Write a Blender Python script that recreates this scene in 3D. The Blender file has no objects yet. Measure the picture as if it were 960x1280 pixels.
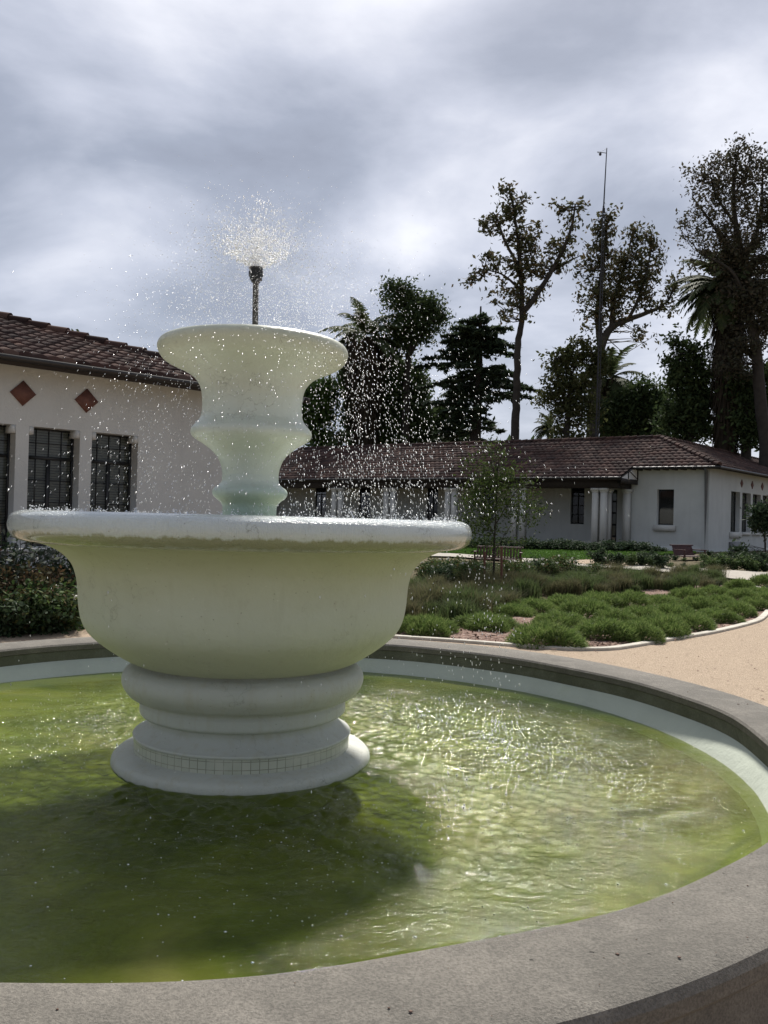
import bpy, math, random
import numpy as np
from mathutils import Vector, Matrix
rng = np.random.default_rng(7); random.seed(7)
S = bpy.context.scene; COL = S.collection
R = math.radians
# ------------------------------------------------------------ camera model
FPX, PITCH, ROLL, EYE = 1070., .010, .0262, 1.6
cr, sr, cp, sp = math.cos(ROLL), math.sin(ROLL), math.cos(PITCH), math.sin(PITCH)
def ray(px, py):
    x = (px-480)/FPX; y = -(py-640)/FPX
    X = x*cr-y*sr; U = x*sr+y*cr
    return np.array([X, cp-U*sp, sp+U*cp])
def at(px, py, Y):
    r = ray(px, py); return np.array([0, 0, EYE])+r*(Y/r[1])
def terrain(x, y):
    t = np.clip((np.asarray(y, float)-16)/20, 0, 1); return .55*t*t*(3-2*t)
def gnd(px, py):
    r = ray(px, py)
    lo, hi = 1., 70.
    for _ in range(50):
        k = (lo+hi)/2; z = EYE+r[2]*k
        if z > terrain(r[0]*k, r[1]*k): lo = k
        else: hi = k
    return np.array([r[0]*lo, r[1]*lo, float(terrain(r[0]*lo, r[1]*lo))])
def ppm(Y): return FPX/Y
# ------------------------------------------------------------ object helpers
def tag(o, label=None, cat=None, group=None, kind=None):
    if label: o['label'] = label
    if cat: o['category'] = cat
    if group: o['group'] = group
    if kind: o['kind'] = kind
    return o
def empty(name, loc=(0, 0, 0), rz=0, **k):
    o = bpy.data.objects.new(name, None); COL.objects.link(o); o.location = loc; o.rotation_euler = (0, 0, rz)
    o.empty_display_size = .2
    return tag(o, **k)
def copy_tree(o, parent=None):
    c = o.copy(); COL.objects.link(c); c.parent = parent
    for ch in list(o.children): copy_tree(ch, c)
    return c
class MB:
    def __init__(s): s.V = []; s.F = []; s.n = 0; s.uv = []; s.M = []
    def add(s, V, F, m=0, uv=None):
        V = np.asarray(V, float).reshape(-1, 3); F = np.asarray(F, int)
        s.V.append(V); s.F.append(F+s.n); s.n += len(V); s.M.append(np.full(len(F), m, int)); s.uv.append(uv)
    def build(s, name, mat, parent=None, smooth=False, loc=None, auto=None):
        V = np.concatenate(s.V)
        if parent is not None and loc is None: V = V-np.array(parent_world(parent))
        if loc is not None: V = V-np.asarray(loc)
        me = bpy.data.meshes.new(name)
        li = np.concatenate([f.ravel() for f in s.F]); tot = np.concatenate([np.full(len(f), f.shape[1]) for f in s.F])
        st = np.concatenate([[0], np.cumsum(tot)[:-1]])
        me.vertices.add(len(V)); me.vertices.foreach_set('co', V.ravel())
        me.loops.add(len(li)); me.loops.foreach_set('vertex_index', li)
        me.polygons.add(len(tot)); me.polygons.foreach_set('loop_start', st)
        me.polygons.foreach_set('material_index', np.concatenate(s.M))
        if smooth: me.polygons.foreach_set('use_smooth', np.ones(len(tot), bool))
        if any(u is not None for u in s.uv):
            layer = me.uv_layers.new(name='UVMap')
            U = np.concatenate([(u if u is not None else np.zeros((len(f), f.shape[1], 2))).reshape(-1, 2) for u, f in zip(s.uv, s.F)])
            layer.data.foreach_set('uv', U.ravel())
        me.update(calc_edges=True); me.validate()
        for m in (mat if isinstance(mat, (list, tuple)) else [mat]): me.materials.append(m)
        if auto:
            me.polygons.foreach_set('use_smooth', np.ones(len(me.polygons), bool))
            try: me.set_sharp_from_angle(angle=R(auto))
            except Exception: pass
        o = bpy.data.objects.new(name, me); COL.objects.link(o)
        if parent is not None: o.parent = parent
        if loc is not None: o.location = loc
        return o
    def addmix(s, V, F4, F3):
        n0 = s.n; s.add(V, F4); s.F.append(F3+n0); s.M.append(np.zeros(len(F3), int)); s.uv.append(None)
    # boxes given origin + three edge vectors
    def box(s, o, a, b, c, m=0):
        o, a, b, c = [np.asarray(v, float) for v in (o, a, b, c)]
        V = [o, o+a, o+a+b, o+b, o+c, o+a+c, o+a+b+c, o+b+c]
        F = [[0, 3, 2, 1], [4, 5, 6, 7], [0, 1, 5, 4], [1, 2, 6, 5], [2, 3, 7, 6], [3, 0, 4, 7]]
        if np.dot(np.cross(a, b), c) < 0: F = [f[::-1] for f in F]
        s.add(V, F, m)
    def tube(s, P, rad, n=6, cap=True, m=0):
        P = np.asarray(P, float); k = len(P); rad = np.broadcast_to(np.asarray(rad, float), (k,))
        T = np.gradient(P, axis=0); T /= np.linalg.norm(T, axis=1, keepdims=True)+1e-9
        ref = np.array([0, 0, 1.]) if abs(T[0][2]) < .9 else np.array([1., 0, 0])
        A = np.cross(T, ref); A /= np.linalg.norm(A, axis=1, keepdims=True)+1e-9; B = np.cross(T, A)
        th = np.linspace(0, 2*np.pi, n, endpoint=False)
        V = P[:, None]+rad[:, None, None]*(np.cos(th)[None, :, None]*A[:, None]+np.sin(th)[None, :, None]*B[:, None])
        i = np.arange(k-1)[:, None]*n; j = np.arange(n)[None]; j2 = (j+1) % n
        F = np.stack([i+j, i+j2, i+n+j2, i+n+j], -1).reshape(-1, 4)
        s.add(V.reshape(-1, 3), F[:, ::-1], m)
        if cap:
            for e, c in ((0, P[0]), (k-1, P[-1])):
                V2 = np.vstack([V[e], c[None]]); F2 = [[q, (q+1) % n, n] for q in range(n)]
                if e: F2 = [f[::-1] for f in F2]
                s.add(V2, [f[::-1] for f in F2], m)
    def lathe(s, prof, c=(0, 0), n=96, m=0, wob=0, a0=0, a1=2*math.pi):
        prof = np.asarray(prof, float); full = abs(a1-a0-2*math.pi) < 1e-6
        th = np.linspace(a0, a1, n, endpoint=not full); k = len(prof)
        rr = prof[:, 0][:, None]*np.ones(n)[None]
        V = np.stack([c[0]+rr*np.cos(th), c[1]+rr*np.sin(th), prof[:, 1][:, None]*np.ones(n)], -1)
        i = np.arange(k-1)[:, None]*n; j = np.arange(n if full else n-1)[None]; j2 = (j+1) % n
        F = np.stack([i+j, i+j2, i+n+j2, i+n+j], -1).reshape(-1, 4)
        s.add(V.reshape(-1, 3), F, m)
def parent_world(p):
    v = np.array(p.location)
    while p.parent is not None: p = p.parent; v = v+np.array(p.location)
    return v
def catmull(pts, k=6):
    P = np.asarray(pts, float); P = np.vstack([2*P[0]-P[1], P, 2*P[-1]-P[-2]]); out = []
    for i in range(1, len(P)-2):
        for t in np.linspace(0, 1, k, endpoint=False):
            a, b, c, d = P[i-1:i+3]
            out.append(.5*((2*b)+(-a+c)*t+(2*a-5*b+4*c-d)*t*t+(-a+3*b-3*c+d)*t**3))
    out.append(P[-2]); return np.array(out)
# ------------------------------------------------------------ material helpers
class NT:
    def __init__(s, nt): s.t = nt; s.l = nt.links
    def n(s, typ, **k):
        nd = s.t.nodes.new(typ)
        for a, v in k.items():
            if a.startswith('i_'): 
                key = a[2:]; key = int(key) if key.isdigit() else key.replace('_', ' ')
                s.set(nd, key, v)
            else: setattr(nd, a, v)
        return nd
    def set(s, nd, key, v):
        if isinstance(v, bpy.types.NodeSocket): s.l.new(v, nd.inputs[key])
        else: nd.inputs[key].default_value = v
    def noise(s, scale, detail=4, rough=.55, vec=None, dist=0):
        nd = s.n('ShaderNodeTexNoise'); nd.inputs['Scale'].default_value = scale; nd.inputs['Detail'].default_value = detail
        nd.inputs['Roughness'].default_value = rough; nd.inputs['Distortion'].default_value = dist
        if vec is not None: s.l.new(vec, nd.inputs['Vector'])
        return nd.outputs['Fac']
    def ramp(s, fac, stops, interp='LINEAR'):
        nd = s.n('ShaderNodeValToRGB'); e = nd.color_ramp.elements; nd.color_ramp.interpolation = interp
        while len(e) < len(stops): e.new(.5)
        for q, (p, c) in zip(e, stops):
            q.position = p; q.color = (c, c, c, 1) if not hasattr(c, '__len__') else (*c, 1)
        s.l.new(fac, nd.inputs[0]); return nd.outputs[0]
    def mix(s, f, a, b, mode='MIX'):
        nd = s.n('ShaderNodeMix', data_type='RGBA', blend_type=mode)
        for i, v in ((0, f), (6, a), (7, b)):
            if isinstance(v, bpy.types.NodeSocket): s.l.new(v, nd.inputs[i])
            elif i == 0: nd.inputs[0].default_value = v
            else: nd.inputs[i].default_value = (*v, 1)
        return nd.outputs[2]
    def math(s, op, a, b=0., c=None):
        nd = s.n('ShaderNodeMath', operation=op)
        for i, v in enumerate((a, b) if c is None else (a, b, c)):
            if isinstance(v, bpy.types.NodeSocket): s.l.new(v, nd.inputs[i])
            else: nd.inputs[i].default_value = v
        return nd.outputs[0]
    def bump(s, h, strength=.3, dist=.01, normal=None):
        nd = s.n('ShaderNodeBump'); s.set(nd, 'Strength', strength); nd.inputs['Distance'].default_value = dist
        s.l.new(h, nd.inputs['Height'])
        if normal is not None: s.l.new(normal, nd.inputs['Normal'])
        return nd.outputs[0]
def newmat(name):
    m = bpy.data.materials.new(name); m.use_nodes = True; t = NT(m.node_tree); b = m.node_tree.nodes['Principled BSDF']
    return m, t, b
def simple(name, c1, c2=None, scale=6, rough=.8, bump=.2, bscale=40, bdist=.005, metal=0, spec=.4, coords='Object'):
    m, t, b = newmat(name); tc = t.n('ShaderNodeTexCoord').outputs[coords]
    c2 = c2 or tuple(x*.75 for x in c1)
    f = t.noise(scale, 6, .6, tc); c = t.ramp(f, [(.3, c2), (.7, c1)])
    t.l.new(c, b.inputs['Base Color']); b.inputs['Roughness'].default_value = rough; b.inputs['Metallic'].default_value = metal
    b.inputs['Specular IOR Level'].default_value = spec
    if bump: t.l.new(t.bump(t.noise(bscale, 5, .6, tc), bump, bdist), b.inputs['Normal'])
    return m
def leafmat(name, cols, trans=.3, rough=.72, big=.6):
    m, t, b = newmat(name)
    g = t.n('ShaderNodeNewGeometry'); rnd = g.outputs['Random Per Island']
    n = len(cols); c = t.ramp(rnd, [(i/max(1, n-1), q) for i, q in enumerate(cols)])
    f = t.noise(big, 2, .5, t.n('ShaderNodeTexCoord').outputs['Object'])
    c = t.mix(t.math('MULTIPLY', f, .5), c, tuple(x*.55 for x in cols[0]))
    t.l.new(c, b.inputs['Base Color']); b.inputs['Roughness'].default_value = rough; b.inputs['Specular IOR Level'].default_value = .12
    tr = t.n('ShaderNodeBsdfTranslucent'); t.l.new(c, tr.inputs[0])
    mx = t.n('ShaderNodeMixShader'); mx.inputs[0].default_value = trans
    t.l.new(b.outputs[0], mx.inputs[1]); t.l.new(tr.outputs[0], mx.inputs[2])
    t.l.new(mx.outputs[0], m.node_tree.nodes['Material Output'].inputs[0]); return m
# ------------------------------------------------------------ materials
WZ = .25                       # water level
FC = np.array([-.765, 4.87])   # fountain axis
PC = np.array([-.81, 4.91])    # pool centre
PR = 2.88
def fountain_paint(kind):
    m, t, b = newmat('fountain_paint_'+kind); tc = t.n('ShaderNodeTexCoord').outputs['Object']
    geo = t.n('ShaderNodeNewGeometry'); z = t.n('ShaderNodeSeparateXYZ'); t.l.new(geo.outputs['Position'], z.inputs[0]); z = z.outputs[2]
    n1 = t.noise(2.2, 5, .6, tc); n2 = t.noise(14, 5, .65, tc)
    mp = t.n('ShaderNodeMapping'); mp.inputs['Scale'].default_value = (9, 9, .8); t.l.new(tc, mp.inputs[0]); drip = t.noise(2.5, 4, .6, mp.outputs[0])
    base = {'upper': (.56, .62, .55), 'lower': (.55, .585, .50), 'base': (.47, .485, .43), 'rim': (.64, .70, .68)}[kind]
    c = t.mix(t.ramp(n1, [(.35, 0), (.7, .55)]), base, tuple(x*.86 for x in base))
    if kind == 'lower':      # algae tint plus green light off the water, painted by height with uneven edge
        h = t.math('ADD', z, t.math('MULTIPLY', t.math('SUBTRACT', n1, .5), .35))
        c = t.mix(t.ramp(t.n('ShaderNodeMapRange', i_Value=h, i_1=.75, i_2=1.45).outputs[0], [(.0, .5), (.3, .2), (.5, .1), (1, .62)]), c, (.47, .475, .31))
    if kind == 'upper':  # bands by height: algae tint with reflected green light painted in
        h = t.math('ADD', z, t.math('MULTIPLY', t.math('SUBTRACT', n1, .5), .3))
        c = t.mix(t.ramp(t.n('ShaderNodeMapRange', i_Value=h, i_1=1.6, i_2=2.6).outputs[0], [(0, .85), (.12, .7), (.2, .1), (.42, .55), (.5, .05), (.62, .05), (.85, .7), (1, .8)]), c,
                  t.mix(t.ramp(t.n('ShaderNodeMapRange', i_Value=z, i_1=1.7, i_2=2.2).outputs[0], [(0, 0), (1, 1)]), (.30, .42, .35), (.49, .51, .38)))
    if kind == 'rim':        # ragged green-brown stain where the water leaves the lip
        h = t.math('ADD', z, t.math('ADD', t.math('MULTIPLY', t.math('SUBTRACT', drip, .5), .05), t.math('MULTIPLY', t.math('SUBTRACT', n2, .5), .03)))
        c = t.mix(t.ramp(t.n('ShaderNodeMapRange', i_Value=h, i_1=1.44, i_2=1.60).outputs[0], [(0, .25), (.18, .8), (.36, .85), (.44, .1), (1, 0)]), c, (.25, .25, .12))
    if kind == 'base':
        c = t.mix(t.ramp(drip, [(.5, 0), (.72, .35)]), c, (.42, .38, .27))
    c = t.mix(t.ramp(n2, [(.60, 0), (.74, .3)]), c, (.38, .36, .28))
    c = t.mix(t.ramp(drip, [(.54, 0), (.74, .14)]), c, (.36, .37, .27))
    pa = t.noise(26, 3, .6, tc, .3); c = t.mix(t.ramp(pa, [(.70, 0), (.735, .5)]), c, (.70, .70, .64))
    vo = t.n('ShaderNodeTexVoronoi', feature='DISTANCE_TO_EDGE'); vo.inputs['Scale'].default_value = 3.1
    wv = t.n('ShaderNodeVectorMath', operation='ADD'); t.l.new(tc, wv.inputs[0]); nv = t.n('ShaderNodeTexNoise'); nv.inputs['Scale'].default_value = 5; nv.inputs['Detail'].default_value = 5; t.l.new(tc, nv.inputs['Vector']); t.l.new(nv.outputs['Color'], wv.inputs[1]); t.l.new(wv.outputs[0], vo.inputs['Vector'])
    ck = t.math('MULTIPLY', t.ramp(vo.outputs['Distance'], [(0, 1), (.012, 0)]), t.ramp(n1, [(.5, 0), (.62, .55)])); c = t.mix(ck, c, (.20, .20, .15))
    pt = t.n('ShaderNodeTexVoronoi'); pt.inputs['Scale'].default_value = 24; t.l.new(tc, pt.inputs['Vector']); pit = t.ramp(pt.outputs['Distance'], [(.05, .5), (.10, 0)]); c = t.mix(pit, c, (.22, .22, .16))
    t.l.new(c, b.inputs['Base Color'])
    b.inputs['Roughness'].default_value = {'upper': .38, 'lower': .6, 'base': .6, 'rim': .2}[kind]
    h = t.math('ADD', t.noise(5, 3, .5, tc), t.math('ADD', t.math('MULTIPLY', t.noise(60, 3, .6, tc), .12), t.math('MULTIPLY', t.noise(16, 5, .65, tc), .55)))
    h = t.math('SUBTRACT', h, t.math('ADD', t.math('MULTIPLY', pit, .4), t.math('MULTIPLY', ck, .5))); nb = t.bump(h, .45 if kind != 'rim' else .55, .02)
    if kind in ('rim',):
        b.inputs['Coat Weight'].default_value = .7; b.inputs['Coat Roughness'].default_value = .05
        nb = t.bump(t.noise(70, 5, .7, tc, 1.2), .8, .006, t.bump(t.noise(18, 4, .6, mp.outputs[0], .6), .6, .012, nb))
    t.l.new(nb, b.inputs['Normal']); return m
def concrete(name, a, bcol, speck=.5, bump=.5):
    m, t, b = newmat(name); tc = t.n('ShaderNodeTexCoord').outputs['Object']
    n1 = t.noise(1.3, 6, .65, tc); n2 = t.noise(120, 3, .8, tc); n3 = t.noise(7, 5, .7, tc, .4)
    c = t.ramp(n1, [(.3, bcol), (.7, a)])
    c = t.mix(t.ramp(n3, [(.45, 0), (.7, .5)]), c, tuple(min(1, x*1.45) for x in a))
    c = t.mix(t.ramp(n2, [(.38, speck), (.6, 0)]), c, tuple(x*.42 for x in bcol))
    vor = t.n('ShaderNodeTexVoronoi'); vor.inputs['Scale'].default_value = 9; t.l.new(tc, vor.inputs['Vector'])
    pit = t.ramp(vor.outputs['Distance'], [(.03, 1), (.06, 0)]); c = t.mix(t.math('MULTIPLY', pit, .5), c, tuple(x*.3 for x in bcol))
    t.l.new(c, b.inputs['Base Color']); b.inputs['Roughness'].default_value = .85; b.inputs['Specular IOR Level'].default_value = .3
    h = t.math('SUBTRACT', t.math('ADD', n2, t.math('MULTIPLY', n3, .8)), pit)
    t.l.new(t.bump(h, bump, .006), b.inputs['Normal']); return m
def stucco(name, a, rough_scale=30):
    m, t, b = newmat(name); tc = t.n('ShaderNodeTexCoord').outputs['Object']
    c = t.ramp(t.noise(.7, 6, .65, tc), [(.3, tuple(x*.84 for x in a)), (.7, a)])
    mp = t.n('ShaderNodeMapping'); mp.inputs['Scale'].default_value = (3, 3, .25); t.l.new(tc, mp.inputs[0])
    c = t.mix(t.ramp(t.noise(1.2, 5, .6, mp.outputs[0]), [(.5, 0), (.75, .3)]), c, tuple(x*.7 for x in a))
    t.l.new(c, b.inputs['Base Color']); b.inputs['Roughness'].default_value = .9; b.inputs['Specular IOR Level'].default_value = .2
    t.l.new(t.bump(t.math('ADD', t.noise(rough_scale, 4, .6, tc), t.noise(4, 2, .5, tc)), .35, .015), b.inputs['Normal']); return m
def rooftile(name):
    m, t, b = newmat(name); uv = t.n('ShaderNodeUVMap').outputs[0]
    fl = t.n('ShaderNodeVectorMath', operation='FLOOR'); t.l.new(uv, fl.inputs[0])
    wn = t.n('ShaderNodeTexWhiteNoise', noise_dimensions='2D'); t.l.new(fl.outputs[0], wn.inputs[0])
    c = t.ramp(wn.outputs[0], [(0, (0.031, 0.019, 0.017)), (.3, (0.047, 0.027, 0.022)), (.6, (0.066, 0.036, 0.030)), (.85, (0.089, 0.048, 0.038)), (1, (0.122, 0.080, 0.063))])
    tc = t.n('ShaderNodeTexCoord').outputs['Object']
    c = t.mix(t.ramp(t.noise(.9, 5, .65, tc), [(.4, 0), (.7, .55)]), c, (.06, .05, .048))
    t.l.new(c, b.inputs['Base Color']); b.inputs['Roughness'].default_value = .9; b.inputs['Specular IOR Level'].default_value = .12
    t.l.new(t.bump(t.noise(30, 3, .6, tc), .3, .01), b.inputs['Normal']); return m
def glass(name, tint=(.75, .8, .8), reflect=1.):
    m, t, b = newmat(name); m.node_tree.nodes.remove(b)
    tr = t.n('ShaderNodeBsdfTransparent'); tr.inputs[0].default_value = (*tint, 1)
    gl = t.n('ShaderNodeBsdfGlossy'); gl.inputs['Roughness'].default_value = .03
    fr = t.n('ShaderNodeFresnel'); fr.inputs[0].default_value = 1.5
    mx = t.n('ShaderNodeMixShader'); t.l.new(fr.outputs[0], mx.inputs[0]); t.l.new(tr.outputs[0], mx.inputs[1]); t.l.new(gl.outputs[0], mx.inputs[2])
    t.l.new(mx.outputs[0], m.node_tree.nodes['Material Output'].inputs[0]); return m
def watermat():
    m, t, b = newmat('pond_water'); m.node_tree.nodes.remove(b)
    geo = t.n('ShaderNodeNewGeometry'); P = geo.outputs['Position']
    d = t.n('ShaderNodeVectorMath', operation='DISTANCE'); t.l.new(P, d.inputs[0]); d.inputs[1].default_value = (FC[0]+.35, FC[1]+.1, WZ); dist = d.outputs['Value']
    # ripples are strongest in the ring where the falling drops land, calm further out
    str_ = t.ramp(t.n('ShaderNodeMapRange', i_Value=dist, i_1=.6, i_2=3.3).outputs[0], [(0, .7), (.2, 1), (.45, 1), (.62, .55), (.78, .22), (1, .13)])
    nf = t.noise(34, 5, .75, P, .8)
    mp = t.n('ShaderNodeMapping'); mp.inputs['Scale'].default_value = (1, 1.5, 1); mp.inputs['Rotation'].default_value = (0, 0, .4); t.l.new(P, mp.inputs[0])
    nm = t.noise(9, 4, .6, mp.outputs[0], 1.2); nl = t.noise(2.6, 2, .5, mp.outputs[0], .8)
    h = t.math('ADD', t.math('MULTIPLY', nf, .55), t.math('ADD', nm, t.math('MULTIPLY', nl, 1.2)))
    nb = t.n('ShaderNodeBump'); nb.inputs['Distance'].default_value = .009; t.l.new(str_, nb.inputs['Strength']); t.l.new(h, nb.inputs['Height'])
    N = nb.outputs[0]
    fr = t.n('ShaderNodeFresnel'); fr.inputs[0].default_value = 1.33; t.l.new(N, fr.inputs['Normal'])
    gl = t.n('ShaderNodeBsdfGlossy'); gl.inputs['Roughness'].default_value = .05; t.l.new(N, gl.inputs['Normal'])
    tr = t.n('ShaderNodeBsdfTransparent'); tr.inputs[0].default_value = (.67, .77, .46, 1)
    df = t.n('ShaderNodeBsdfDiffuse'); t.l.new(N, df.inputs['Normal'])
    mur = t.ramp(t.noise(1.15, 5, .58, P, .9), [(.30, (.08, .12, .015)), (.45, (.18, .235, .03)), (.6, (.28, .32, .055)), (.75, (.42, .43, .11))])
    e_ = t.n('ShaderNodeVectorMath', operation='DISTANCE'); t.l.new(P, e_.inputs[0]); e_.inputs[1].default_value = (PC[0]+2.6, PC[1]-.2, WZ)
    mur = t.mix(t.math('MULTIPLY', t.ramp(t.n('ShaderNodeMapRange', i_Value=t.math('ADD', e_.outputs['Value'], t.noise(3, 4, .6, P)), i_1=.5, i_2=2.0).outputs[0], [(0, 1), (1, 0)]), .7), mur, (.235, .185, .03))
    t.l.new(mur, df.inputs[0])
    m1 = t.n('ShaderNodeMixShader'); m1.inputs[0].default_value = .28; t.l.new(tr.outputs[0], m1.inputs[1]); t.l.new(df.outputs[0], m1.inputs[2])
    m2 = t.n('ShaderNodeMixShader'); t.l.new(fr.outputs[0], m2.inputs[0]); t.l.new(m1.outputs[0], m2.inputs[1]); t.l.new(gl.outputs[0], m2.inputs[2])
    t.l.new(m2.outputs[0], m.node_tree.nodes['Material Output'].inputs[0]); return m
def dropmat(name, w=.5):
    m, t, b = newmat(name); m.node_tree.nodes.remove(b)
    g = t.n('ShaderNodeBsdfGlass'); g.inputs['Roughness'].default_value = .38; g.inputs['IOR'].default_value = 1.33; g.inputs[0].default_value = (1, 1, 1, 1)
    df = t.n('ShaderNodeBsdfDiffuse'); df.inputs[0].default_value = (.95, .97, 1, 1)
    a = t.n('ShaderNodeMixShader'); a.inputs[0].default_value = w; t.l.new(g.outputs[0], a.inputs[1]); t.l.new(df.outputs[0], a.inputs[2])
    t.l.new(a.outputs[0], m.node_tree.nodes['Material Output'].inputs[0]); return m
def gravelmat(name, cols, scale, bump=.6, bd=.01, patch=(.8, 1.1)):
    m, t, b = newmat(name); P = t.n('ShaderNodeTexCoord').outputs['Object']
    v = t.n('ShaderNodeTexVoronoi'); v.inputs['Scale'].default_value = scale; t.l.new(P, v.inputs['Vector'])
    sx = t.n('ShaderNodeSeparateColor'); t.l.new(v.outputs['Color'], sx.inputs[0])
    c = t.ramp(sx.outputs[0], [(i/(len(cols)-1), q) for i, q in enumerate(cols)])
    c = t.mix(t.ramp(t.noise(.8, 6, .65, P), [(.35, 0), (.7, .5)]), c, tuple(x*patch[0] for x in cols[len(cols)//2]))
    c = t.mix(t.ramp(t.noise(11, 5, .75, P), [(.6, 0), (.75, .35)]), c, tuple(x*.5 for x in cols[0]))
    t.l.new(c, b.inputs['Base Color']); b.inputs['Roughness'].default_value = .95; b.inputs['Specular IOR Level'].default_value = .15
    t.l.new(t.bump(t.math('ADD', v.outputs['Distance'], t.noise(6, 5, .7, P)), bump, bd), b.inputs['Normal']); return m
M = {}
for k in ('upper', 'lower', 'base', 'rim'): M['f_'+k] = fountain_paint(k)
M['coping'] = concrete('coping_concrete', (.205, .188, .16), (.125, .117, .10), .55, .9)
M['poolwall'] = concrete('pool_wall_concrete', (.15, .15, .115), (.085, .09, .06), .35, .5)
M['ledge'] = stucco('pool_ledge_paint', (.50, .54, .46), 20)
M['water'] = watermat(); M['drop'] = dropmat('water_drop', .5); M['mist'] = dropmat('water_splash', .75)
def floormat():
    m, t, b = newmat('pool_floor_algae'); P = t.n('ShaderNodeTexCoord').outputs['Object']
    c = t.ramp(t.noise(2.1, 5, .6, P, .8), [(.32, (.06, .068, .02)), (.47, (.16, .17, .045)), (.60, (.30, .30, .09)), (.72, (.46, .43, .18))])
    c = t.mix(t.ramp(t.noise(.9, 3, .6, P), [(.55, 0), (.7, .6)]), c, (.26, .19, .05))
    t.l.new(c, b.inputs['Base Color']); b.inputs['Roughness'].default_value = .9; return m
M['floor'] = floormat()
M['stucco'] = stucco('white_stucco', (.57, .59, .57)); M['stucco_far'] = stucco('far_white_stucco', (.57, .59, .565), 12)
M['trim'] = stucco('white_trim_paint', (.62, .62, .58), 12); M['roof'] = rooftile('clay_roof_tile'); M['gable'] = stucco('gable_white_paint', (.82, .82, .79), 12)
M['diamond'] = simple('terracotta_diamond', (.17, .075, .055), (.11, .05, .04), 14, .7)
M['darkwood'] = simple('dark_stained_wood', (.035, .028, .024), None, 8, .7)
M['gutter'] = simple('gutter_metal', (.03, .028, .027), (.018, .018, .018), 5, .45, .1)
M['spout'] = simple('grey_downspout', (.16, .165, .165), None, 5, .5, .1)
M['steel'] = simple('dark_window_steel', (.025, .027, .028), None, 9, .5, .1)
M['pane'] = glass('window_pane', (.8, .84, .82)); M['blind'] = simple('window_blind', (.30, .31, .29), (.22, .23, .22), 3, .8, 0)
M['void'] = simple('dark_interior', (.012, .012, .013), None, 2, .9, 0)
M['bench'] = simple('red_brown_bench_paint', (.085, .024, .022), (.05, .016, .016), 10, .5, .15)
M['benchtop'] = simple('weathered_bench_rail', (.30, .22, .19), (.2, .14, .12), 10, .5, .15)
M['stake'] = simple('red_brown_tree_stake', (.17, .075, .05), None, 12, .8)
M['nozzle'] = simple('bronze_nozzle', (.10, .095, .085), (.05, .045, .04), 30, .45, .2, metal=.6)
M['nozzlehead'] = simple('black_nozzle_head', (.02, .02, .02), None, 30, .35, .2)
M['mast'] = simple('mast_steel', (.05, .05, .055), None, 10, .5, .1, metal=.3)
M['rock'] = simple('garden_rock', (.22, .18, .14), (.11, .09, .075), 5, .9, .8, 12, .03)
M['gravel'] = gravelmat('decomposed_granite', [(.35, .27, .19), (.47, .365, .265), (.56, .445, .33), (.41, .32, .23)], 75, .9, .02, (.78, 1))
M['mulch'] = gravelmat('bark_mulch', [(.10, .06, .045), (.20, .125, .095), (.30, .20, .16), (.38, .30, .26)], 28, 1, .03)
M['soil'] = gravelmat('garden_soil', [(.07, .06, .035), (.11, .09, .05), (.13, .10, .06), (.08, .085, .04)], 12, .7, .03)
M['kerb'] = concrete('kerb_concrete', (.58, .54, .46), (.40, .37, .31), .3, .5)
M['path'] = concrete('path_concrete', (.36, .33, .28), (.27, .245, .21), .1, .2)
M['lawn'] = gravelmat('lawn_turf', [(.045, .10, .018), (.065, .135, .025), (.09, .16, .035)], 40, .8, .03)
M['bark'] = simple('tree_bark', (.055, .047, .038), (.03, .026, .021), 3, .95, .6, 12, .05)
M['bark_pale'] = simple('pale_tree_bark', (.085, .078, .064), (.045, .04, .033), 2, .95, .5, 9, .05)
M['palmbark'] = simple('palm_bark', (.07, .055, .04), (.04, .03, .02), 6, .95, .9, 10, .08)
M['leaf_dark'] = leafmat('dark_oak_leaves', [(0.038, 0.061, 0.027), (0.066, 0.099, 0.038), (0.097, 0.131, 0.049)])
M['leaf_mid'] = leafmat('broadleaf_leaves', [(0.029, 0.047, 0.018), (0.047, 0.072, 0.026), (0.072, 0.098, 0.036)])
M['leaf_brown'] = leafmat('sycamore_leaves', [(0.056, 0.065, 0.033), (0.081, 0.088, 0.043), (0.112, 0.103, 0.053), (0.150, 0.103, 0.056)])
M['leaf_rust'] = leafmat('dry_brown_leaves', [(0.060, 0.058, 0.041), (0.090, 0.078, 0.054), (0.072, 0.082, 0.046), (0.114, 0.086, 0.062)])
M['leaf_olive'] = leafmat('olive_yellow_leaves', [(.055, .070, .028), (.08, .095, .036), (.11, .105, .045), (.05, .065, .026)])
M['leaf_light'] = leafmat('light_green_leaves', [(.045, .085, .022), (.075, .125, .035), (.10, .155, .05)])
M['leaf_young'] = leafmat('feathery_leaves', [(.035, .060, .016), (.055, .085, .022), (.08, .105, .03)], .4)
M['needle'] = leafmat('cedar_needles', [(0.032, 0.053, 0.032), (0.056, 0.081, 0.046), (0.077, 0.108, 0.062)])
M['palm'] = leafmat('palm_fronds', [(0.048, 0.070, 0.031), (0.079, 0.107, 0.044), (0.121, 0.137, 0.062)])
M['palmdry'] = leafmat('dry_palm_skirt', [(0.048, 0.038, 0.026), (0.072, 0.054, 0.035), (0.040, 0.035, 0.026)])
M['mound'] = leafmat('mound_shrub', [(0.098, 0.161, 0.042), (0.140, 0.217, 0.056), (0.210, 0.280, 0.084), (0.280, 0.336, 0.126)], .35, .5, 2)
M['rose'] = leafmat('rose_leaves', [(0.036, 0.073, 0.022), (0.063, 0.109, 0.032), (0.109, 0.155, 0.051), (0.128, 0.082, 0.041)], .3)
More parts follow.
